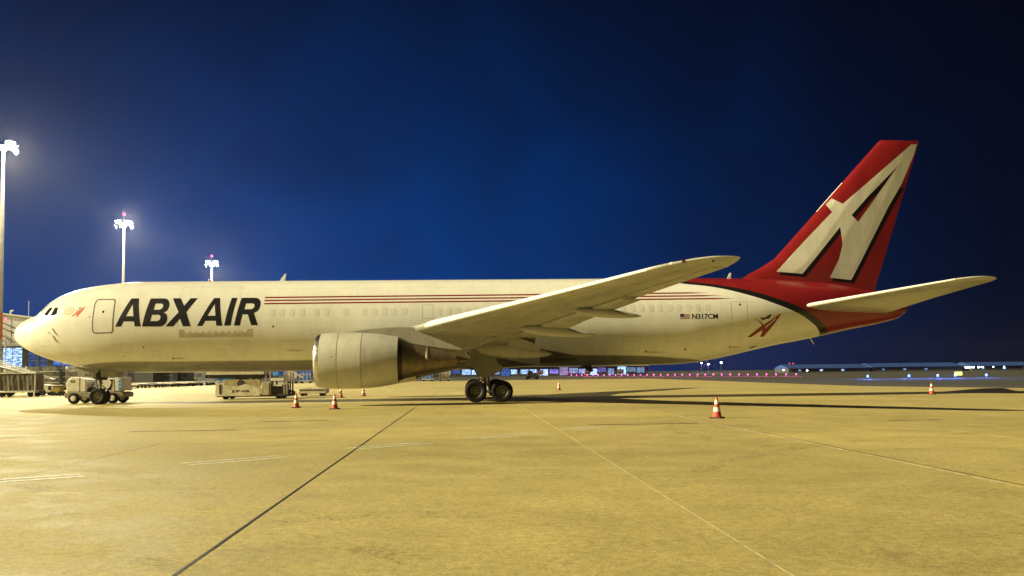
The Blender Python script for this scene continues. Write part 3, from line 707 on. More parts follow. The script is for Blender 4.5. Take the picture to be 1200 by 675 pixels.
fl = drape(fill([[(38.92, 4.60), (39.48, 4.60), (39.48, 4.90), (38.92, 4.90)]]), lambda x, z: skin(x, z, .008), 'flag', mat('flag_white', (.7, .66, .6), .5, var=.05), fus, .08, .4)
for k in range(7):
    z = 4.60+.0429*k; drape(fill([[(38.92, z), (39.48, z), (39.48, z+.0225), (38.92, z+.0225)]]), lambda x, z: skin(x, z, .012), 'flag_stripe', M_DRED, fl, .1, .4)
drape(fill([[(38.92, 4.74), (39.15, 4.74), (39.15, 4.90), (38.92, 4.90)]]), lambda x, z: skin(x, z, .016), 'flag_canton', mat('flag_blue', (.02, .02, .08), .5, var=.05), fl, .1, .4)
lg = [[(43.03,3.51),(43.7,4.08),(43.87,4.2),(43.75,4.35),(43.59,4.48),(43.37,4.6),(43.57,4.53),(43.79,4.4),(43.98,4.24),(44.56,4.62),(45.07,4.94),(44.88,4.64),(44.1,3.54),(43.85,3.55),(43.93,3.75),(43.92,3.93),(43.31,3.53)],[(44.06,4.02),(44.13,4.15),(44.74,4.66),(44.69,4.54)]]
drape(fill(lg), lambda x, z: skin(x, z, .014), 'tail_emblem', M_DRED, fus, .08, .25)
drape(fill([[(43.68,4.63),(43.83,4.67),(43.93,4.63),(44.09,4.68),(44.32,4.83),(44.42,4.87),(44.4,4.75),(44.25,4.66),(44.41,4.63),(44.33,4.6),(44.15,4.6),(43.94,4.52),(43.80,4.46),(43.88,4.57)]]), lambda x, z: skin(x, z, .016), 'emblem_jet', M_BLK, fus, .08, .25)
drape(fill([[(4.09,5.06),(4.4,5.33),(4.26,5.46),(4.45,5.38),(4.86,5.63),(4.73,5.37),(4.47,5.04),(4.36,5.05),(4.43,5.2),(4.21,5.05)]]), lambda x, z: skin(x, z, .012), 'nose_emblem', mat('bright_red_print', (.55, .07, .03), .4, var=.1), fus, .08, .15)
drape(fill([[(4.42, 5.50), (4.62, 5.58), (4.66, 5.56), (4.5, 5.47)]]), lambda x, z: skin(x, z, .013), 'emblem_jet', M_BLK, fus, .08, .15)
gl = [(3.91+.30*math.cos(a)+.02*math.sin(a), 5.38+.21*math.sin(a)) for a in [2*math.pi*i/20 for i in range(20)]]
drape(fill(ring_strip(gl, .035)), lambda x, z: skin(x, z, .010), 'globe_ring', M_ORANGE, fus, .08, .15)
for q, wd in ((-.35, .26), (0, .30), (.35, .26)):
    drape(fill([[(3.91-wd, 5.38+.21*q-.012), (3.91+wd, 5.38+.21*q+.02), (3.91+wd, 5.38+.21*q+.045), (3.91-wd, 5.38+.21*q+.012)]]), lambda x, z: skin(x, z, .011), 'globe_line', M_ORANGE, fus, .08, .15)
for q in (-.12, .08):
    drape(fill([[(3.88+q, 5.18), (3.91+q, 5.18), (3.93+q, 5.58), (3.90+q, 5.58)]]), lambda x, z: skin(x, z, .0115), 'globe_line', M_ORANGE, fus, .08, .15)
drape(fill([[(3.42,5.25),(3.88,5.235),(4.21,5.28),(3.88,5.20)]]), lambda x, z: skin(x, z, .012), 'globe_swoosh', M_ORANGE, fus, .08, .15)

# ports, probes, aerials
for x, z, r in ((15.48,4.37,.06),(8.16,3.26,.05),(9.69,2.62,.06),(42.53,5.43,.07),(37.02,2.74,.06),(39.35,2.84,.06),(42.08,2.99,.05),(31.69,2.66,.09),(6.95,2.79,.03),(5.18,5.02,.04),(1.85,4.9,.03)):
    drape(fill([[(x+r*math.cos(a), z+r*math.sin(a)) for a in [2*math.pi*i/10 for i in range(10)]]]), lambda x, z: skin(x, z, .010), 'port', M_SEAM, fus, .1, .2)
drape(fill([[(43.45, 2.86), (43.85, 2.96), (43.9, 3.04), (43.5, 2.96)]]), lambda x, z: skin(x, z, .012), 'outflow_valve', M_SEAM, fus, .05, .1)
for (x0, z0), (x1, z1) in (((2.98,4.38),(3.25,4.0)), ((2.98,3.98),(3.2,3.6)), ((2.74, 4.17), (2.80, 4.10))):
    mb = MB(); mb.tube([(x0, skin(x0, z0, .0), z0), (x0, skin(x0, z0, .1), z0), (x1, skin(x1, z1, .1), z1)], .013, 6); mb.build('pitot_probe', M_DARK, fus)
mb = MB(); mb.prism([(15.30, 7.18), (15.62, 7.66), (15.72, 7.66), (15.62, 7.18)], -.03, .03); mb.build('aerial', M_WHITE, fus, bevel=.01)
mb = MB(); mb.prism([(42.5, 7.2), (42.68, 7.56), (42.78, 7.56), (42.75, 7.2)], -.03, .03); mb.build('aerial', M_WHITE, fus, bevel=.01)
mb = MB(); mb.prism([(33.3, 1.98), (33.9, 1.58), (34.15, 1.58), (34.0, 1.98)], -.03, .03); mb.build('aerial', M_DARK, fus, bevel=.01)
mb = MB(); mb.cyl((11.2, 0, 7.2), (11.2, 0, 7.32), .12, .05, 12); mb.build('beacon', mat('red_lens', (.35, .04, .03), .15, var=0), fus, True)
mb = MB(); mb.tube([(47.5, -.2, 3.55), (47.76, -.2, 3.12)], .035, 6); mb.build('drain_mast', M_WHITE, fus)
mb = MB(); mb.lathe([(-.06, .2), (.10, .16), (.12, .10), (.02, .1)], (53.74, 0, 5.375), 'x', 16); mb.build('apu_exhaust', M_DARK, fus, True)

# ================================================================ lighting masts
M_POLE = mat('mast_steel', (.46, .45, .42), .5, .4, .15, 2)
M_LAMP = glow('flood_lamp_lit', (1.0, .93, .72), 60)
M_OBS = glow('obstruction_lamp_lit', (1.0, .03, .12), 1.6)
M_ORB = mat('orange_band', (.55, .16, .04), .5, 0, .15, 2)
def mast(loc, label, aim, power, n=6, red=True):
    H = 30.0
    t = thing('light_mast', loc, label, 'light mast', 'floodlight masts along the apron')
    mb = MB(); mb.lathe([(0, .45), (.4, .45), (.41, .30), (10, .27), (20, .22), (H-.6, .16), (H-.6, .01)], (0, 0, 0), 'z', 18); mb.build('pole', M_POLE, t, True)
    mb = MB(); mb.lathe([(6.2, .286), (9.3, .276)], (0, 0, 0), 'z', 18); mb.build('warning_band', M_ORB, t, True)
    mb = MB(); mb.lathe([(0, 1.0), (.12, 1.0), (.12, .85), (0, .85), (0, 1.0)], (0, 0, H-.85), 'z', 24)
    for k in range(4): a = math.pi/4+k*math.pi/2; mb.cyl((0, 0, H-.8), (math.cos(a)*.9, math.sin(a)*.9, H-.8), .05, n=6)
    mb.build('head_frame', M_POLE, t)
    if red:
        mb = MB(); mb.cyl((0, 0, H-.7), (0, 0, H+.9), .035, n=8); mb.build('spike', M_DARK, t)
        mb = MB(); mb.lathe([(0, .02), (.0, .22), (.22, .27), (.45, .18), (.5, .01)], (0, 0, H+.9), 'z', 12); mb.build('obstruction_lamp', M_OBS, t, True)
    d0 = Vector((aim[0]-loc[0], aim[1]-loc[1], 0)).normalized(); az0 = math.atan2(d0.y, d0.x)
    for k in range(n):
        a = az0+(k-(n-1)/2)*R(44); r = 1.25
        c = Vector((math.cos(a)*r, math.sin(a)*r, H-1.15+.75*(k % 2)))
        rot = Matrix.Rotation(a, 4, 'Z') @ Matrix.Rotation(R(30), 4, 'Y')
        mb = MB(); mb.prism([(-.22, -.12), (.14, -.24), (.14, .24), (-.22, .12)], -.52, .52, 'xz')
        mb.v = [tuple(rot @ Vector(v)+c) for v in mb.v]; h = mb.build('flood_lamp', M_DARK, t)
        mb = MB(); mb.box(.142, .16, -.50, .50, -.22, .22); mb.v = [tuple(rot @ Vector(v)+c) for v in mb.v]; mb.build('lens', M_LAMP, h)
    ld = bpy.data.lights.new('flood_light', 'SPOT'); lo = bpy.data.objects.new('flood_light', ld); C.objects.link(lo); lo.parent = t
    ld.energy = power; ld.color = (1.0, .88, .55); ld.spot_size = R(66); ld.spot_blend = .25; ld.shadow_soft_size = .9
    dv = Vector((aim[0]-loc[0], aim[1]-loc[1], aim[2]-(H-1.5))).normalized()
    lo.location = (dv.x*1.9, dv.y*1.9, H-1.6); lo.rotation_euler = dv.to_track_quat('-Z', 'Y').to_euler()
    pd = bpy.data.lights.new('lamp_spill', 'POINT'); po = bpy.data.objects.new('lamp_spill', pd); C.objects.link(po); po.parent = t
    pd.energy = 11000; pd.color = (1.0, .92, .66); pd.shadow_soft_size = .5; po.location = (d0.x*1.9, d0.y*1.9, H-.8)
    return t
mast((-28.8, 54.2, -.009), 'tallest, nearest floodlight mast at the left edge of the picture', (-8, 28, 0), 20000, red=False)
mast((-35.6, 109.4, -.009), 'middle floodlight mast rising behind the jet nose', (-14, 80, 0), 20000)
mast((-36.2, 167.0, -.06), 'farthest floodlight mast with a red lamp, above the jet lettering', (-14, 138, 0), 20000)

# ================================================================ traffic cones
M_CRED = mat('cone_red', (.52, .05, .035), .55, 0, .15, 8); M_CWHT = mat('cone_white', (.75, .73, .68), .5, 0, .15, 8); M_CBASE = mat('cone_base', (.03, .025, .025), .7, 0, .2, 8)
def cone(loc, label):
    t = thing('traffic_cone', loc, label, 'traffic cone', 'traffic cones round the aircraft', random.uniform(0, 1.5))
    mb = MB(); mb.box(-.21, .21, -.21, .21, 0, .045); mb.build('base', M_CBASE, t, bevel=.02)
    mb = MB(); mb.lathe([(.045, .165), (.07, .15), (.70, .034), (.72, .024), (.72, .001)], (0, 0, 0), 'z', 20); b = mb.build('body', M_CRED, t, True)
    for z0, z1 in ((.23, .37), (.48, .62)):
        f = lambda z: .15-(z-.07)/.63*.116+.003
        mb = MB(); mb.lathe([(z0, f(z0)), (z1, f(z1))], (0, 0, 0), 'z', 20); mb.build('white_band', M_CWHT, b, True)
for p, l in (((34.87, -23.7), 'red and white cone alone on open concrete, closest to the camera, below the tail'),
             ((20.32, -11.8), 'red and white cone standing in front of the near engine'),
             ((18.14, -9.6), 'red and white cone by the container loader, left of the engine'),
             ((17.84, 7.8), 'small cone beneath the engine cowl, left one of two'),
             ((18.96, 11.5), 'small cone beneath the engine cowl, right one of two'),
             ((34.5, 23.5), 'distant small cone standing to the right of the main wheels'),
             ((54.45, -1.35), 'pale cone far right, beyond the tail near the blue lights')):
    cone((p[0], p[1], 0 if p[1] < -4 else -.009), l)

# ================================================================ tow tractor behind the nose gear
M_TW = mat('tractor_white', (.74, .73, .66), .45, 0, .16, 4); M_TG = mat('tractor_grey', (.30, .27, .20), .6, 0, .2, 5)
M_BLUE = mat('blue_white_panel', (.08, .38, 1.0), .4, 0, .35, 7); M_SEAT = mat('black_vinyl', (.02, .02, .02), .6, 0, .1, 5)
t = thing('tow_tractor', (3.85, 2.5, -.009), 'white aircraft tow tractor parked behind the nose wheels', 'tow tractor')
mb = MB(); mb.prism([(-1.72, .36), (1.72, .36), (1.76, .62), (1.6, .70), (-1.62, .70), (-1.78, .6)], -.85, .85); mb.build('chassis', M_TG, t, bevel=.03)
mb = MB(); mb.prism([(-1.66, .705), (-1.68, 1.25), (-1.58, 1.5), (-1.40, 1.62), (-.95, 1.62), (-.52, 1.44), (-.50, .705)], -.78, .78); hd = mb.build('hood', M_TW, t, bevel=.05)
bm = text_bm('G', -1.42, -1.14, 1.28, 1.44, .04); drape(bm, lambda x, z: -.785, 'hood_letter', M_BLK, hd, 2, 5)
mb = MB(); mb.box(-.9, -.88, -.79, .79, .74, 1.55); mb.build('hood_seam', M_SEAM, hd)
mb = MB(); mb.prism([(.30, .705), (.24, 1.40), (.34, 1.52), (1.18, 1.52), (1.22, .705)], -.80, .80); rb = mb.build('rear_body', M_TW, t, bevel=.04)
mb = MB(); mb.prism([(1.225, .75), (1.225, 1.56), (1.38, 1.56), (1.38, .75)], -.79, .79); mb.build('rear_frame', M_TW, t, bevel=.02)
mb = MB(); mb.prism([(1.385, .75), (1.385, 1.60), (1.62, 1.60), (1.68, .75)], -.80, .80); rp_ = mb.build('rear_panel', M_TW, t, bevel=.03)
for z in (.82, 1.05, 1.28):
    mb = MB(); mb.box(1.42, 1.60, -.812, -.801, z, z+.16); mb.build('blue_marking', M_BLUE, rp_)
mb = MB(); mb.prism([(.98, .80), (1.06, 1.05), (1.10, 1.46), (.92, 1.46), (.98, 1.34), (1.03, 1.30), (.94, 1.02), (.72, .82)], -.808, -.80); mb.build('rear_stripe', M_BLK, rb)
mb = MB(); mb.box(-.46, .22, -.6, .6, .72, .98); mb.box(.05, .2, -.5, .5, .98, 1.38); mb.build('seat', M_SEAT, t, bevel=.05)
mb = MB(); mb.cyl((-.48, -.2, .9), (-.22, -.2, 1.30), .03, n=8); mb.lathe([(-.015, .15), (.015, .15), (.015, .19), (-.015, .19), (-.015, .15)], (-.2, -.2, 1.31), 'z', 16); mb.build('steering_wheel', M_BLK, t)
mb = MB(); mb.box(.35, .85, -.5, .3, 1.525, 1.78); mb.build('equipment_box', M_STEEL, t, bevel=.03)
for dx, r in ((-1.18, .33), (1.12, .33)):
    for dy in (-.80, .80):
        mb = MB(); mb.lathe([(-.13, .01), (-.13, r*.5), (-.14, r*.8), (-.1, r), (.1, r), (.14, r*.8), (.13, r*.5), (.13, .01)], (dx, dy, r), 'y', 24); w = mb.build('wheel', M_TYRE, t, True)
        mb = MB(); mb.lathe([(-.145, .01), (-.15, r*.25), (-.135, r*.5), (.135, r*.5), (.15, r*.25), (.145, .01)], (dx, dy, r), 'y', 16); mb.build('rim', M_TW, w, True)
for dy in (-.5, .5):
    mb = MB(); mb.cyl((-1.70, dy, .95), (-1.665, dy, .95), .09, n=12); mb.build('headlight', M_METAL, t)

# ================================================================ container loader under the forward hold
M_LP = mat('loader_cream', (.62, .58, .44), .55, 0, .25, 3); M_LD = mat('loader_dark', (.045, .038, .03), .6, .2, .3, 4); M_LS = mat('loader_steel', (.36, .33, .27), .5, .5, .25, 5)
t = thing('container_loader', (12.2, 8.2, -.009), 'cream container loader with scissor platform below the forward belly', 'cargo loader')
mb = MB(); mb.box(-2.55, 2.3, -1.0, 1.2, .16, .36); mb.build('chassis', M_LD, t, bevel=.03)
mb = MB(); mb.prism([(-2.62, .22), (-2.62, 1.15), (-2.45, 1.20), (-2.15, .98), (-1.2, .86), (-.6, 1.02), (0, .82), (.35, .72), (.35, .22)], -1.12, -1.01); pn = mb.build('side_panel', M_LP, t, bevel=.015)
mb = MB(); mb.box(-2.36, -2.2, -1.135, -1.122, .36, 1.0); mb.build('panel_slot', M_LD, pn)
bm = text_bm('JUP-506', -1.55, -.35, .42, .64, .02); drape(bm, lambda x, z: -1.126, 'fleet_number', M_BLK, pn, 2, 5)
mb = MB(); mb.box(-2.1, .35, -.98, -.9, .5, 1.32); mb.build('tank_cover', mat('loader_ochre', (.40, .33, .17), .6, 0, .25, 4), t, bevel=.03)
mb = MB(); mb.cyl((-.95, -1.0, 1.05), (-.95, -.8, 1.05), .26, n=20); mb.build('hose_reel', M_LD, t, True)
for sg in (-1, 1):
    for y in (-.8, .95):
        mb = MB(); mb.cyl((-2.3*sg, y, .4), (1.2*sg-.8, y, 1.62), .06, n=8); mb.build('scissor_arm', M_LD, t)
mb = MB(); mb.box(-3.25, .62, -1.1, 1.2, 1.66, 1.84); pf = mb.build('platform', M_LP, t, bevel=.02)
mb = MB(); mb.box(-3.2, .6, -.95, 1.1, 1.42, 1.655); mb.build('platform_frame', M_LD, t)
for k in range(10):
    mb = MB(); mb.cyl((-3.0+.38*k, -1.0, 1.85), (-3.0+.38*k, 1.1, 1.85), .035, n=8); mb.build('roller', M_LS, pf)
for x in (.72, 1.02, 1.95, 2.12):
    mb = MB(); mb.box(x-.05, x+.05, -1.05, -.95, .3, 1.86); mb.build('tower_post', M_LS, t, bevel=.01)
    mb = MB(); mb.box(x-.05, x+.05, .95, 1.05, .3, 1.86); mb.build('tower_post', M_LS, t, bevel=.01)
mb = MB(); mb.box(.42, .95, -1.1, .2, .26, 1.10); mb.build('engine_cabinet', mat('loader_olive', (.42, .38, .24), .6, 0, .25, 4), t, bevel=.03)
mb = MB(); mb.box(1.05, 1.92, -.9, .8, .3, .95); mb.build('drive_unit', M_LD, t, bevel=.04)
mb = MB(); mb.box(1.08, 1.92, -1.08, -1.0, 1.22, 1.40); mb.build('rail_board', M_TW, t, bevel=.01)
mb = MB(); mb.prism([(1.15, .92), (1.35, .98), (1.5, .94), (1.65, .99), (1.8, .92), (1.8, .86), (1.15, .86)], -1.0, -.94); mb.build('control_panel', M_TW, t)
mb = MB(); mb.box(1.1, 1.5, -.6, 0, 1.5, 1.78); mb.build('operator_seat', M_BLUE, t, bevel=.05)
mb = MB(); mb.tube([(2.1, -1.0, 1.84), (2.5, -1.0, 1.84), (3.2, -1.0, 1.42)], .05, 8); mb.build('inclined_rail', M_TW, t)
for x in (-2.0, 1.55):
    for y in (-.75, .9):
        mb = MB(); mb.lathe([(-.12, .01), (-.12, .2), (-.1, .24), (.1, .24), (.12, .2), (.12, .01)], (x, y, .24), 'y', 18); mb.build('wheel', M_TYRE, t, True)
t = thing('low_dolly', (14.95, 13.9, -.009), 'low cream dolly platform sitting just right of the container loader', 'dolly')
mb = MB(); mb.prism([(-1.0, .2), (-1.0, .55), (-.2, .66), (.9, .56), (1.05, .5), (1.05, .2)], -.8, .8); mb.build('deck', M_LP, t, bevel=.03)
mb = MB(); mb.box(-.9, .9, -.82, -.80, .42, .5); mb.build('deck_slot', M_LD, t)
for x in (-.7, .7):
    for y in (-.6, .6):
        mb = MB(); mb.lathe([(-.07, .01), (-.07, .16), (.07, .16), (.07, .01)], (x, y, .16), 'y', 14); mb.build('wheel', M_TYRE, t, True)

# ================================================================ baggage cart, belt loader and small cart at the left
M_TARP = mat('grey_tarpaulin', (.16, .145, .11), .6, 0, .35, 2, .5, 6); M_FR = mat('white_frame', (.66, .65, .58), .5, 0, .15, 6)
def cart(loc, label, L=3.3, H=1.45):
    t = thing('baggage_cart', loc, label, 'baggage cart', 'covered baggage carts')
    mb = MB(); mb.box(-L/2, L/2, -.75, .75, .36, .50); mb.build('deck', M_FR, t, bevel=.02)
    for x in (-L/2+.04, L/2-.04):
        for y in (-.71, .71):
            mb = MB(); mb.box(x-.045, x+.045, y-.045, y+.045, .50, .50+H); mb.build('post', M_FR, t)
    mb = MB(); mb.box(-L/2-.03, L/2+.03, -.8, .8, .50+H, .57+H); mb.build('roof', M_FR, t, bevel=.02)
    for x0, x1 in ((-L/2+.1, -.04), (.04, L/2-.1)):
        mb = MB(); n = 14; vs = []
        for k in range(n+1):
            x = x0+(x1-x0)*k/n
            for z in (.52, .9, 1.4, .49+H): vs.append((x, -.72-.03*math.sin(k*1.9+z*2)-.015*math.sin(k*.7), z))
        mb.add(vs, [(4*k+j, 4*k+4+j, 4*k+5+j, 4*k+1+j) for k in range(n) for j in range(3)]); mb.build('curtain', M_TARP, t, True, fix=False)
    mb = MB(); mb.box(-L/2+.09, L/2-.09, .66, .70, .52, .49+H); mb.build('back_panel', M_TARP, t)
    mb = MB(); mb.box(L/2-.07, L/2-.02, -.68, .66, .52, .49+H); mb.build('end_panel', M_TARP, t)
    for x in (-L/2+.55, L/2-.45):
        for y in (-.6, .6):
            mb = MB(); mb.lathe([(-.08, .01), (-.08, .2), (-.05, .25), (.05, .25), (.08, .2), (.08, .01)], (x, y, .25), 'y', 18); mb.build('wheel', M_TYRE, t, True)
    mb = MB(); mb.tube([(L/2, 0, .42), (L/2+.8, 0, .32)], .04, 8); mb.build('tow_bar', M_DARK, t)
    return t
cart((-11.25, 23.4, -.009), 'grey curtained baggage cart with white frame at the far left')
cart((-15.9, 24.2, -.009), 'grey curtained baggage cart cut off by the left edge of the picture')
t = thing('belt_loader', (-12.2, 28.5, -.009), 'belt loader with slanting white rails behind the baggage cart', 'belt loader')
mb = MB(); mb.prism([(-3.4, .3), (1.6, .3), (1.7, .8), (.6, 1.0), (-3.4, .95)], -.8, .8); mb.build('body', M_FR, t, bevel=.04)
mb = MB(); mb.prism([(-3.6, 2.75), (1.5, 1.45), (1.5, 1.32), (-3.6, 2.60)], -.45, .45); mb.build('belt', M_DARK, t, bevel=.02)
for k, dz in enumerate((.0, .28, .56, .84)):
    mb = MB(); mb.tube([(-3.6, -.55-.05*k, 2.75+dz*.75), (1.35, -.55-.05*k, 1.45+dz*.2)], .05, 8); mb.build('rail', M_TW, t)
for x in (-2.6, .8):
    for y in (-.7, .7):
        mb = MB(); mb.lathe([(-.1, .01), (-.1, .3), (.1, .3), (.1, .01)], (x, y, .3), 'y', 18); mb.build('wheel', M_TYRE, t, True)
t = thing('service_cart', (-9.05, 25.6, -.009), 'small ochre service cart on wheels, right of the baggage cart', 'service cart')
mb = MB(); mb.prism([(-.38, .22), (-.34, .86), (.34, .86), (.4, .3), (.3, .22)], -.35, .35); mb.build('tank', mat('ochre_paint', (.46, .34, .08), .5, 0, .3, 4), t, bevel=.05)
mb = MB(); mb.box(-.75, -.42, -.02, .02, .5, .54); mb.box(-.75, -.71, -.25, .25, .5, .9); mb.build('handle', M_LD, t)
mb = MB(); mb.box(-.45, .45, -.4, .4, .87, .93); mb.build('lid', M_FR, t, bevel=.01)
for x in (-.3, .3):
    for y in (-.32, .32):
        mb = MB(); mb.lathe([(-.05, .01), (-.05, .2), (.05, .2), (.05, .01)], (x, y, .2), 'y', 14); mb.build('wheel', M_TYRE, t, True)

# ================================================================ wrapped cargo pallets in a row
M_WRAP = mat('plastic_wrap', (.17, .165, .14), .25, 0, .55, 1.6, .8, 4, coat=.3)
M_WRAPB = mat('pale_plastic_wrap', (.30, .29, .26), .3, 0, .5, 1.4, .8, 4, coat=.3)
places = ['leftmost, half behind the belt loader', 'above the ochre service cart', 'in the middle of the front row', 'right end of the front row', 'behind the tow tractor hood', 'behind the nose wheels', 'left one of three behind the dollies', 'middle one of three behind the dollies', 'right one of three, beside the white truck']
random.seed(21)
PAL = [(-29.9, 60.5), (-27.5, 60.7), (-25.1, 60.3), (-22.6, 60.8), (-24.6, 68), (-21.9, 69), (-26.35, 90), (-23.75, 91), (-21.05, 90.5)]
for k in range(9):
    x, y = PAL[k]; h = random.uniform(2.3, 2.7)
    t = thing('cargo_pallet', (x, y, -.009), 'plastic-wrapped cargo pallet, '+places[k], 'cargo pallet', 'wrapped pallets under the nose', random.uniform(-.06, .06))
    mb = MB(); mb.box(-1.2, 1.2, -1.4, 1.4, .42, .54); mb.box(-1.1, 1.1, -1.2, 1.2, .28, .42); mb.build('dolly_frame', M_LS, t)
    mb = MB(); nx, nz = 7, 6; rings = []
    for j in range(nz+1):
        z = .545+h*j/nz; r = 1.0-.05*(j == nz)+random.uniform(-.015, .015); ring = []
        for i in range(28):
            a = 2*math.pi*i/28; c, s_ = math.cos(a), math.sin(a); q = max(abs(c), abs(s_))**.86
            ring.append((1.12*r*c/q+random.uniform(-.04, .04), 1.32*r*s_/q+random.uniform(-.04, .04), z+random.uniform(-.03, .03)*(j > 0)))
        rings.append(ring)
    mb.loft(rings, False, True); mb.build('wrapped_load', M_WRAP if k % 3 else M_WRAPB, t, True)
    for q in range(3):
        zz = .9+h*.3*q; mb = MB(); mb.box(-1.17, 1.17, -1.385, -1.37, zz, zz+.05); mb.build('strap', M_FR, t)
    for xx in (-.8, .8):
        for yy in (-1.1, 1.1):
            mb = MB(); mb.lathe([(-.06, .01), (-.06, .2), (.06, .2), (.06, .01)], (xx, yy, .2), 'y', 14); mb.build('wheel', M_TYRE, t, True)

# ================================================================ empty container dollies in a receding train
def dolly0():
    t = thing('container_dolly', (0, 0, 0), 'x', 'dolly', 'train of empty dollies behind the nose')
    mb = MB(); mb.box(-1.6, 1.6, -1.2, 1.2, .42, .54); mb.build('deck', M_FR, t, bevel=.02)
    for x in (-1.1, -.4, .4, 1.1):
        mb = MB(); mb.cyl((x, -1.15, .58), (x, 1.15, .58), .05, n=8); mb.build('roller', M_LS, t)
    for x in (-1.57, 1.57):
        mb = MB(); mb.box(x-.03, x+.03, -1.2, 1.2, .55, .72); mb.build('end_stop', M_FR, t)
    for x in (-1.15, 1.15):
        for y in (-.95, .95):
            mb = MB(); mb.lathe([(-.07, .01), (-.07, .2), (.07, .2), (.07, .01)], (x, y, .2), 'y', 14); mb.build('wheel', M_TYRE, t, True)
    mb = MB(); mb.tube([(1.6, 0, .4), (2.2, 0, .35)], .04, 6); mb.build('tow_bar', M_DARK, t)
    return t
d0 = dolly0()
nth = ['nearest the tow tractor', 'second from the tow tractor', 'third from the tow tractor', 'fourth from the tow tractor', 'fifth from the tow tractor', 'sixth from the tow tractor', 'seventh from the tow tractor', 'eighth, beside the white truck', 'ninth, at its far end']
for k, l in enumerate(nth):
    o = d0 if k == 0 else copy_tree(d0)
    u = k/8
    o.location = (-17.6+3.4*u, 66.5+44*u, -.009); o.rotation_euler = (0, 0, R(86))
    o['label'] = 'empty white container dolly of the train, '+l

# ================================================================ vehicles and cargo further back
def truck(loc, label, name, cabc, boxc, L=5.6, H=1.9, rz=0.0, cat='truck'):
    t = thing(name, loc, label, cat, None, rz)
    mb = MB(); mb.box(-L/2, L/2, -.85, .85, .42, .58); mb.build('chassis', M_LD, t)
    mb = MB(); mb.prism([(-L/2, .58), (-L/2, H-.15), (-L/2+.2, H), (L/2-1.75, H), (L/2-1.75, .58)], -.95, .95); bx = mb.build('cargo_box', boxc, t, bevel=.05)
    for k in range(3):
        x = -L/2+.4+k*1.15; mb = MB(); mb.box(x, x+.85, -.965, -.952, H-.95, H-.3); mb.build('side_panel', M_LS if k != 1 else M_FR, bx, bevel=.004)
    mb = MB(); mb.prism([(L/2-1.7, .5), (L/2-1.7, H+.05), (L/2-.75, H+.05), (L/2-.15, 1.15), (L/2, 1.05), (L/2, .5)], -.92, .92); cb = mb.build('cab', cabc, t, bevel=.06)
    mb = MB(); mb.prism([(L/2-1.5, 1.12), (L/2-1.5, H-.12), (L/2-.85, H-.12), (L/2-.38, 1.12)], -.935, -.92); mb.build('side_window', M_GLASS, cb)
    mb = MB(); mb.add([(L/2-.70, -.8, H-.06), (L/2-.70, .8, H-.06), (L/2-.135, .8, 1.17), (L/2-.135, -.8, 1.17)], [(0, 1, 2, 3)]); mb.build('windscreen', M_GLASS, cb)
    for x in (-L/2+1.0, L/2-.9):
        for y in (-.82, .82):
            mb = MB(); mb.lathe([(-.12, .01), (-.12, .25), (-.08, .36), (.08, .36), (.12, .25), (.12, .01)], (x, y, .36), 'y', 20); w = mb.build('wheel', M_TYRE, t, True)
            mb = MB(); mb.lathe([(-.125, .01), (-.125, .18), (.125, .18), (.125, .01)], (x, y, .36), 'y', 12); mb.build('rim', M_HUB, w, True)
    return t
truck((-18.6, 98, -.009), 'white service truck parked behind the dollies under the belly', 'service_truck', M_TW, M_TW, 5.6, 2.3, R(4))
truck((-19.6, 114, -.009), 'small white van with a blue side behind the loader platform', 'service_van', M_TW, M_BLUE, 4.6, 2.2, R(180))
M_ULDB = mat('blue_container_skin', (.08, .2, .8), .35, 0, .45, 3)
def uld(loc, label, m):
    t = thing('air_container', loc, label, 'cargo container', 'air containers far behind')
    prof = [(-1.0, .5), (-1.0, 2.1), (1.0, 2.1), (1.0, 1.1), (.55, .5)]
    mb = MB(); mb.prism(prof, -.76, .76); b = mb.build('shell', m, t, bevel=.03)
    for x in (-.95, -.33, .33, .92):
        mb = MB(); mb.box(x-.04, x+.04, -.79, -.765, .62 if x < .5 else 1.15, 2.06); mb.build('rib', M_FR, b)
    mb = MB(); mb.box(-.9, .86, -.785, -.77, 1.55, 1.63); mb.build('door_bar', M_FR, b)
    mb = MB(); mb.box(-1.05, 1.05, -.8, .8, .36, .49); mb.build('dolly_deck', M_FR, t)
    for x in (-.75, .75):
        for y in (-.6, .6):
            mb = MB(); mb.lathe([(-.06, .01), (-.06, .18), (.06, .18), (.06, .01)], (x, y, .18), 'y', 12); mb.build('wheel', M_TYRE, t, True)
uld((-2.5, 108, -.009), 'blue air container on a dolly, seen left of the near engine inlet', M_ULDB)
uld((-5.2, 109, -.009), 'cream low air container left of the blue one', M_LP)
uld((19.3, 112, -.009), 'pale blue air container seen below the engine core', M_ULDB)
uld((22.4, 112.5, -.009), 'grey air container right of the pale blue one below the engine', M_LS)

# dark tractor on the far side
t = thing('baggage_tractor', (40.2, 132, -.06), 'small dark tractor silhouetted far behind the main wheels', 'tractor', None, R(180))
mb = MB(); mb.prism([(-1.5, .35), (-1.5, .95), (-.2, 1.05), (.0, .7), (1.3, .75), (1.45, .35)], -.6, .6); mb.build('body', M_LD, t, bevel=.05)
mb = MB(); mb.prism([(-.2, 1.05), (-.1, 1.85), (.75, 1.85), (.9, .75), (.0, .75)], -.55, .55); cb = mb.build('cab', M_DARK, t, bevel=.04)
mb = MB(); mb.prism([(.0, 1.1), (.05, 1.7), (.62, 1.7), (.72, 1.1)], -.565, -.55); mb.build('pane', mat('pale_glass', (.3, .35, .45), .1, var=0), cb)
for x, r in ((-1.0, .36), (.9, .42)):
    for y in (-.6, .6):
        mb = MB(); mb.lathe([(-.12, .01), (-.12, r*.8), (-.08, r), (.08, r), (.12, r*.8), (.12, .01)], (x, y, r), 'y', 18); mb.build('wheel', M_TYRE, t, True)

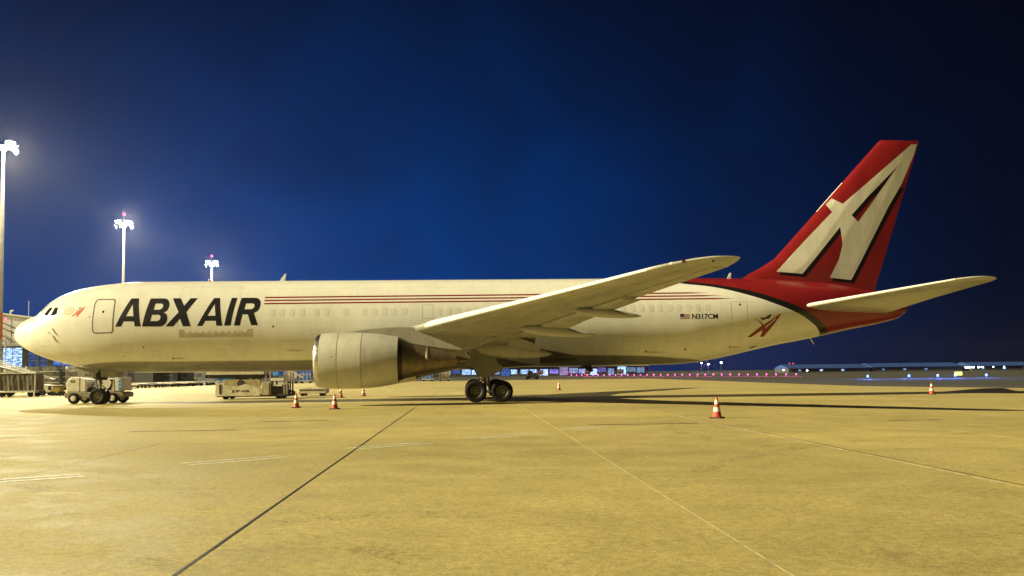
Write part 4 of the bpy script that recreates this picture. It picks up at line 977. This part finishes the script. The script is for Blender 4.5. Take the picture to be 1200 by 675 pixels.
# ramp worker: one continuous body grown over a skeleton
def person(loc, rz, label):
    t = thing('person', loc, label, 'person', None, rz)
    J = [(0, 0, .96, .135), (0, 0, 1.18, .145), (0, 0, 1.40, .13), (0, 0, 1.50, .06), (0, .02, 1.62, .09), (0, .02, 1.72, .085),
         (-.20, 0, 1.40, .06), (-.27, .03, 1.12, .05), (-.24, .14, .90, .038), (-.23, .18, .80, .035), (.20, 0, 1.40, .06), (.28, .0, 1.13, .05), (.26, .05, .90, .038), (.25, .08, .80, .035),
         (-.10, 0, .88, .095), (-.12, .05, .50, .068), (-.13, -.02, .09, .045), (-.14, .12, .045, .04), (.10, 0, .88, .095), (.13, .0, .50, .068), (.14, -.08, .09, .045), (.15, .06, .045, .04)]
    E = [(0, 1), (1, 2), (2, 3), (3, 4), (4, 5), (2, 6), (6, 7), (7, 8), (8, 9), (2, 10), (10, 11), (11, 12), (12, 13), (0, 14), (14, 15), (15, 16), (16, 17), (0, 18), (18, 19), (19, 20), (20, 21)]
    me = bpy.data.meshes.new('body'); me.from_pydata([j[:3] for j in J], E, []); o = bpy.data.objects.new('body', me); C.objects.link(o)
    sk = o.modifiers.new('skin', 'SKIN'); o.modifiers.new('sub', 'SUBSURF').levels = 1
    for v, j in zip(me.skin_vertices[0].data, J): v.radius = (j[3], j[3])
    me.skin_vertices[0].data[0].use_root = True
    dg = bpy.context.evaluated_depsgraph_get(); m2 = bpy.data.meshes.new_from_object(o.evaluated_get(dg))
    bpy.data.objects.remove(o); b = link(bpy.data.objects.new('body', m2), t)
    m2.materials.clear()
    for mm in (mat('dark_trousers', (.025, .027, .04), .8, var=.2), mat('skin_tone', (.42, .26, .18), .55, var=.05), mat('dark_hair', (.03, .02, .015), .7, var=.1), mat('dark_sleeve', (.04, .045, .07), .8, var=.2)): m2.materials.append(mm)
    for p in m2.polygons:
        c = p.center; p.use_smooth = True
        p.material_index = 2 if c.z > 1.70 or (c.z > 1.60 and c.y < -.01) else (1 if c.z > 1.49 or (c.z < .86 and abs(c.x) > .2) else (3 if c.z > .93 else 0))
    mb = MB(); rings = []
    for z, a, d in ((.93, .19, .16), (1.1, .20, .165), (1.3, .215, .165), (1.42, .20, .14), (1.47, .12, .10)):
        rings.append([(a*math.cos(2*math.pi*i/20), d*math.sin(2*math.pi*i/20), z) for i in range(20)])
    mb.loft(rings); v = mb.build('safety_vest', mat('hi_vis_yellow', (.62, .66, .06), .7, var=.1), b, True)
    for z in (1.04, 1.2):
        mb = MB(); mb.loft([[(.212*math.cos(2*math.pi*i/20), .172*math.sin(2*math.pi*i/20), q) for i in range(20)] for q in (z, z+.05)]); mb.build('reflective_band', M_CWHT, v, True)
person((-17.0, 91.0, -.009), R(160), 'person in a yellow safety vest standing beside the white truck')

# ================================================================ freight hall at the left
M_CLAD = mat('grey_cladding', (.62, .60, .58), .55, .1, .12, .4); M_CANT = mat('dark_wall_grey', (.06, .06, .06), .7, 0, .1, 1)  # pale cladding above, dark grey for lower walls and piers
def lit(name, col, s, scale):
    m = bpy.data.materials.new(name); m.use_nodes = True; g = G(m); b = g.n['Principled BSDF']
    tc = g.n.new('ShaderNodeTexCoord'); v = tc.outputs['Object']
    mp = g.n.new('ShaderNodeMapping'); mp.inputs['Scale'].default_value = (scale, scale, scale*2.2); g.l.new(v, mp.inputs[0])
    f = g.step(g.noise(mp.outputs[0], 1.0, 5, .75), .42, .72)
    b.inputs['Base Color'].default_value = (.03, .04, .06, 1); b.inputs['Roughness'].default_value = .15
    oi = g.n.new('ShaderNodeObjectInfo'); rnd = g.math('MULTIPLY_ADD', g.math('POWER', oi.outputs['Random'], 1.3), 1.4, .3)
    b.inputs['Emission Color'].default_value = (*col, 1); g.l.new(g.math('MULTIPLY', rnd, g.math('MULTIPLY_ADD', f, s, s*.10)), b.inputs['Emission Strength'])
    return m
M_LITB = lit('blue_glow_panel', (.08, .28, 1.0), .34, 1.3); M_LITW = lit('white_glow_panel', (.35, .58, 1.0), 1.0, 1.6)  # glow put into panels in place of light on containers and fence
t = thing('freight_hall', (-32, 84, -.009), 'grey freight hall behind the jet nose, glowing panels added for its blue-lit containers', 'building')
mb = MB(); mb.prism([(-40, 6.7), (-40, 14.6), (-12, 11.2), (-7, 10.5), (0, 9.6), (10.5, 8.5), (10.5, 6.7)], 0, 26); up = mb.build('upper_wall', M_CLAD, t)
for k in range(26):
    x = -39+1.9*k; mb = MB(); mb.box(x-.03, x+.03, -.03, 0, 6.75, min(14.4, 9.5-(x)*.137 if x < 0 else 9.5-x*.105)); mb.build('cladding_rib', M_STEEL, up)
mb = MB(); mb.prism([(-40, 14.62), (-40, 14.9), (-12, 11.45), (-7, 10.75), (0, 9.85), (10.8, 8.75), (10.8, 8.5), (0, 9.62), (-7, 10.52), (-12, 11.22)], -.35, 26); rf = mb.build('roof_edge', M_FR, t)
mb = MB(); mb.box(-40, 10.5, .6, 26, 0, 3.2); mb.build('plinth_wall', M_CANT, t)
mb = MB(); mb.box(-40, 10.5, -.6, .4, 6.35, 6.68); mb.build('canopy', M_STEEL, t)
for k in range(13):
    x0 = -38.2+3.75*k; mb = MB(); mb.box(x0, x0+2.9, .62, .66, 3.25, 6.1); f = mb.build('pane', M_LITB if k % 3 != 1 else M_LITW, t)  # made-up glowing panel where blue-lit containers stand
    mb = MB(); mb.box(x0-.1, x0, .5, .7, 3.2, 6.2); mb.box(x0+2.9, x0+3.0, .5, .7, 3.2, 6.2); mb.box(x0+1.42, x0+1.48, .55, .7, 3.2, 6.2); mb.box(x0-.1, x0+3.0, .5, .7, 6.1, 6.2); mb.build('frame', M_STEEL, f)
    mb = MB(); mb.box(x0, x0+2.9, .55, .69, 4.1, 4.17); mb.box(x0, x0+2.9, .55, .69, 5.1, 5.17); mb.build('panel_bar', M_STEEL, f)
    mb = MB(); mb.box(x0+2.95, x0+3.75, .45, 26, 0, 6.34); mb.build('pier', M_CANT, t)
for (x0, z0), (x1, z1) in (((-12.6, 9.6), (-6.8, 6.8)), ((-12.6, 8.6), (-9.8, 6.8)), ((-11.6, 9.9), (-5, 6.9)), ((-12.5, 7.9), (-11, 6.8))):
    mb = MB(); mb.cyl((x0, -.2, z0), (x1, -.2, z1), .07, n=6); mb.build('stay_cable', M_DARK, t)
mb = MB(); mb.cyl((-8.9, 2, 10.5), (-8.9, 2, 13.4), .06, n=6); mb.build('antenna', M_STEEL, t)
mb = MB(); mb.tube([(-11.6, 2, 11.0), (-11.6, 2, 11.9), (-11.2, 2, 11.9)], .12, 8); mb.build('vent_pipe', M_FR, t)
t = thing('warning_lamp', (-31.35, 60.5, -.009), 'red warning lamp on a thin post beside the leftmost mast', 'lamp')
mb = MB(); mb.cyl((0, 0, 0), (0, 0, 8.75), .06, n=8); mb.build('post', M_STEEL, t)
mb = MB(); mb.lathe([(8.75, .02), (8.75, .12), (8.95, .15), (9.1, .05)], (0, 0, 0), 'z', 12); mb.build('lens', glow('red_lamp_lit', (1, .04, .12), 1.6), t, True)

# floodlit blast fence far behind the belly, its light put in as glowing panels
t = thing('glowing_fence', (48, 262, -.06), 'long low blast fence under the belly, its blue-white floodlight added as glowing panels', 'building')
random.seed(3)
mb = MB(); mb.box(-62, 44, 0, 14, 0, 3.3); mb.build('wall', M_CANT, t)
mb = MB(); mb.box(-62.4, 44.4, -.6, 14.4, 3.32, 3.6); mb.build('roof', M_CLAD, t)
random.seed(11)
for k in range(30):
    x0 = -61.5+3.5*k; hh = random.choice((2.4, 2.8, 3.1, 3.1)); mb = MB(); mb.box(x0, x0+random.choice((2.2, 2.8, 3.1, 3.1)), -.06, -.02, random.choice((.2, .8, 1.2)), hh); f = mb.build('pane', (M_LITW if k % 5 else M_LITB), t)  # added glowing panel, emission instead of floodlight on the fence
    mb = MB(); mb.box(x0+1.1, x0+1.18, -.12, -.065, .8, hh); mb.box(x0+1.18, x0+2.2, -.12, -.065, 1.7, 1.77); mb.build('panel_bar', M_STEEL, f)
for k, (x, y, l) in enumerate(((52, 250, 'dark air container in front of the glowing blast fence, left one of three'), (68, 246, 'dark air container in front of the glowing blast fence, middle one of three'), (80, 250, 'dark air container in front of the glowing blast fence, right one of three'))):
    uld((x, y, -.06), l, M_LD)
# low sheds far right
for k, (x, y, L, h, lab) in enumerate(((150, 300, 34, 2.7, 'long pale-roofed shed on the right horizon, nearest the tail'), (187, 300, 38, 2.9, 'pale-roofed shed on the right horizon, middle of three'), (222, 298, 26, 2.9, 'blue-roofed shed on the right horizon, rightmost of three'))):
    t = thing('airport_shed', (x+25, y, -.06), lab, 'shed', 'sheds on the right horizon')
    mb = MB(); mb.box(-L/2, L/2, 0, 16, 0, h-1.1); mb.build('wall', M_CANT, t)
    mb = MB(); mb.prism([(-.4, h-1.1), (-.4, h-.95), (8, h+.6), (16.4, h-.95), (16.4, h-1.1)], -L/2-.3, L/2+.3, 'yz'); mb.build('roof', mat('pale_blue_roof', (.03, .075, .27), .5, .1, .2, .3), t)
    for q in range(3):
        mb = MB(); mb.box(-L/2+4+q*9, -L/2+5.2+q*9, -.05, -.01, .5, 1.2); mb.build('pane', M_LITW, t)

# ================================================================ airfield lights
M_PINK = glow('stop_lamp_lit', (1.0, .06, .42), 1.6); M_BLU = glow('taxi_lamp_lit', (.06, .16, 1.0), 3.0); M_WHT = glow('white_lamp_lit', (.85, .92, 1.0), 9); M_YEL = glow('yellow_sign_lit', (1.0, .85, .12), 1.2)
def stake(name, loc, label, m, cat, group, r=.16, h=.42, power=0, col=(1, 1, 1)):
    t = thing(name, loc, label, cat, group)
    mb = MB(); mb.lathe([(0, .2), (.03, .2), (.035, .05), (h-.12, .05)], (0, 0, 0), 'z', 10); mb.build('stem', M_DARK, t)
    mb = MB(); mb.lathe([(h-.12, r*.7), (h, r), (h+.14, r*.8), (h+.2, .01)], (0, 0, 0), 'z', 10); mb.build('lens', m, t, True)
    if power:
        ld = bpy.data.lights.new('lamp_light', 'POINT'); lo = bpy.data.objects.new('lamp_light', ld); C.objects.link(lo); lo.parent = t
        ld.energy = power; ld.color = col; ld.shadow_soft_size = .15; lo.location = (0, 0, h+.45)
ORD = ('first second third fourth fifth sixth seventh eighth ninth tenth eleventh twelfth thirteenth fourteenth fifteenth sixteenth seventeenth eighteenth nineteenth twentieth '
       'twenty-first twenty-second twenty-third twenty-fourth twenty-fifth twenty-sixth twenty-seventh twenty-eighth twenty-ninth thirtieth thirty-first thirty-second').split()
for k in range(32):
    u = k/31; stake('stop_bar_light', (58.5+(97-58.5)*u, 214+(132-214)*u, -.06), 'pink stop bar light, '+ORD[k]+' from the left end of the row', M_PINK, 'ground light', 'pink stop bar lights', .15, .40, 130, (1, .06, .42))
for x, y, l in ((86.1, 75, 'nearest the pink row'), (92.4, 75, 'second from the pink row, the brightest'), (96.8, 75, 'third from the pink row, behind the far cone'), (99.5, 75, 'fourth from the pink row'), (104.3, 75, 'rightmost of the row')):
    stake('taxiway_edge_light', (x, y, -.06), 'blue taxiway edge light, '+l, M_BLU, 'ground light', 'blue taxiway edge lights', .16, .36, 500, (.1, .2, 1))
for x, y, z, l in ((130.1, 330, 4.5, 'left one of three over the pink row'), (133.2, 330, 3.95, 'middle one of three over the pink row'), (139.5, 332, 4.6, 'right one of three over the pink row')):
    t = thing('street_lamp', (x, y, -.06), 'distant lit lamp post under the tail, '+l, 'lamp post', 'distant lamp posts')
    mb = MB(); mb.cyl((0, 0, 0), (0, 0, z), .1, .07, 8); mb.build('post', M_DARK, t)
    mb = MB(); mb.box(-.5, .5, -.25, .1, z, z+.16); h = mb.build('head', M_DARK, t)
    mb = MB(); mb.box(-.42, .42, -.30, -.26, z-.1, z+.2); mb.build('lens', M_WHT, h)
    ld = bpy.data.lights.new('lamp_light', 'POINT'); lo = bpy.data.objects.new('lamp_light', ld); C.objects.link(lo); lo.parent = t
    ld.energy = 900; ld.color = (.6, .75, 1); ld.shadow_soft_size = .3; lo.location = (0, -.8, z)
random.seed(5)
for k in range(11):
    stake('apron_edge_light', (225.5+k*.75, 288+random.uniform(-1, 1), -.06), 'white light in the short row at far right, '+ORD[k]+' from its left end', M_WHT, 'ground light', 'white lights at the far right', .22, 1.3)
for x, y, z, l in ((137.5, 250, 1.2, 'lone white light just right of the pink row'), (146, 250, .9, 'dim white light left of the blue taxiway lights'), (238, 290, 1.4, 'white light second from the right edge'), (242.5, 290, 1.4, 'white light nearest the right edge')):
    stake('marker_light', (x, y, -.06), l, M_WHT, 'ground light', 'single marker lights', .22, z)
for x, l in ((169.6, 'red obstruction lamp over the pink row, left of a pair'), (171.3, 'red obstruction lamp over the pink row, right of a pair')):
    t = thing('obstruction_post', (x, 330, -.06), l, 'lamp post', 'red obstruction lamps')
    mb = MB(); mb.cyl((0, 0, 0), (0, 0, 3.7), .07, n=6); mb.build('post', M_DARK, t)
    mb = MB(); mb.lathe([(3.7, .02), (3.7, .2), (4.0, .2), (4.1, .02)], (0, 0, 0), 'z', 10); mb.build('lens', glow('red_lamp_lit', (1, .04, .12), 1.6), t, True)
t = thing('taxiway_sign', (104.6, 83, -.06), 'small yellow lit taxiway sign among the lights at far right', 'sign')
mb = MB(); mb.box(-.55, .55, -.1, .1, .35, .85); mb.build('sign_face', M_YEL, t, bevel=.02)
for x in (-.4, .4):
    mb = MB(); mb.cyl((x, 0, 0), (x, 0, .349), .04, n=6); mb.build('leg', M_DARK, t)

# ================================================================ damp night air that shows the beams
def air():
    m = bpy.data.materials.new('night_haze'); m.use_nodes = True; n = m.node_tree.nodes; n.clear()
    out = n.new('ShaderNodeOutputMaterial'); v = n.new('ShaderNodeVolumePrincipled')
    v.inputs['Color'].default_value = (.9, .93, 1, 1); v.inputs['Density'].default_value = HAZE; v.inputs['Anisotropy'].default_value = .8
    m.node_tree.links.new(v.outputs[0], out.inputs['Volume'])
    mb = MB(); mb.box(-905, 1105, -305, 1105, -1.1, 32.5); o = mb.build('haze', m); o['kind'] = 'stuff'
HAZE = .00008
air()
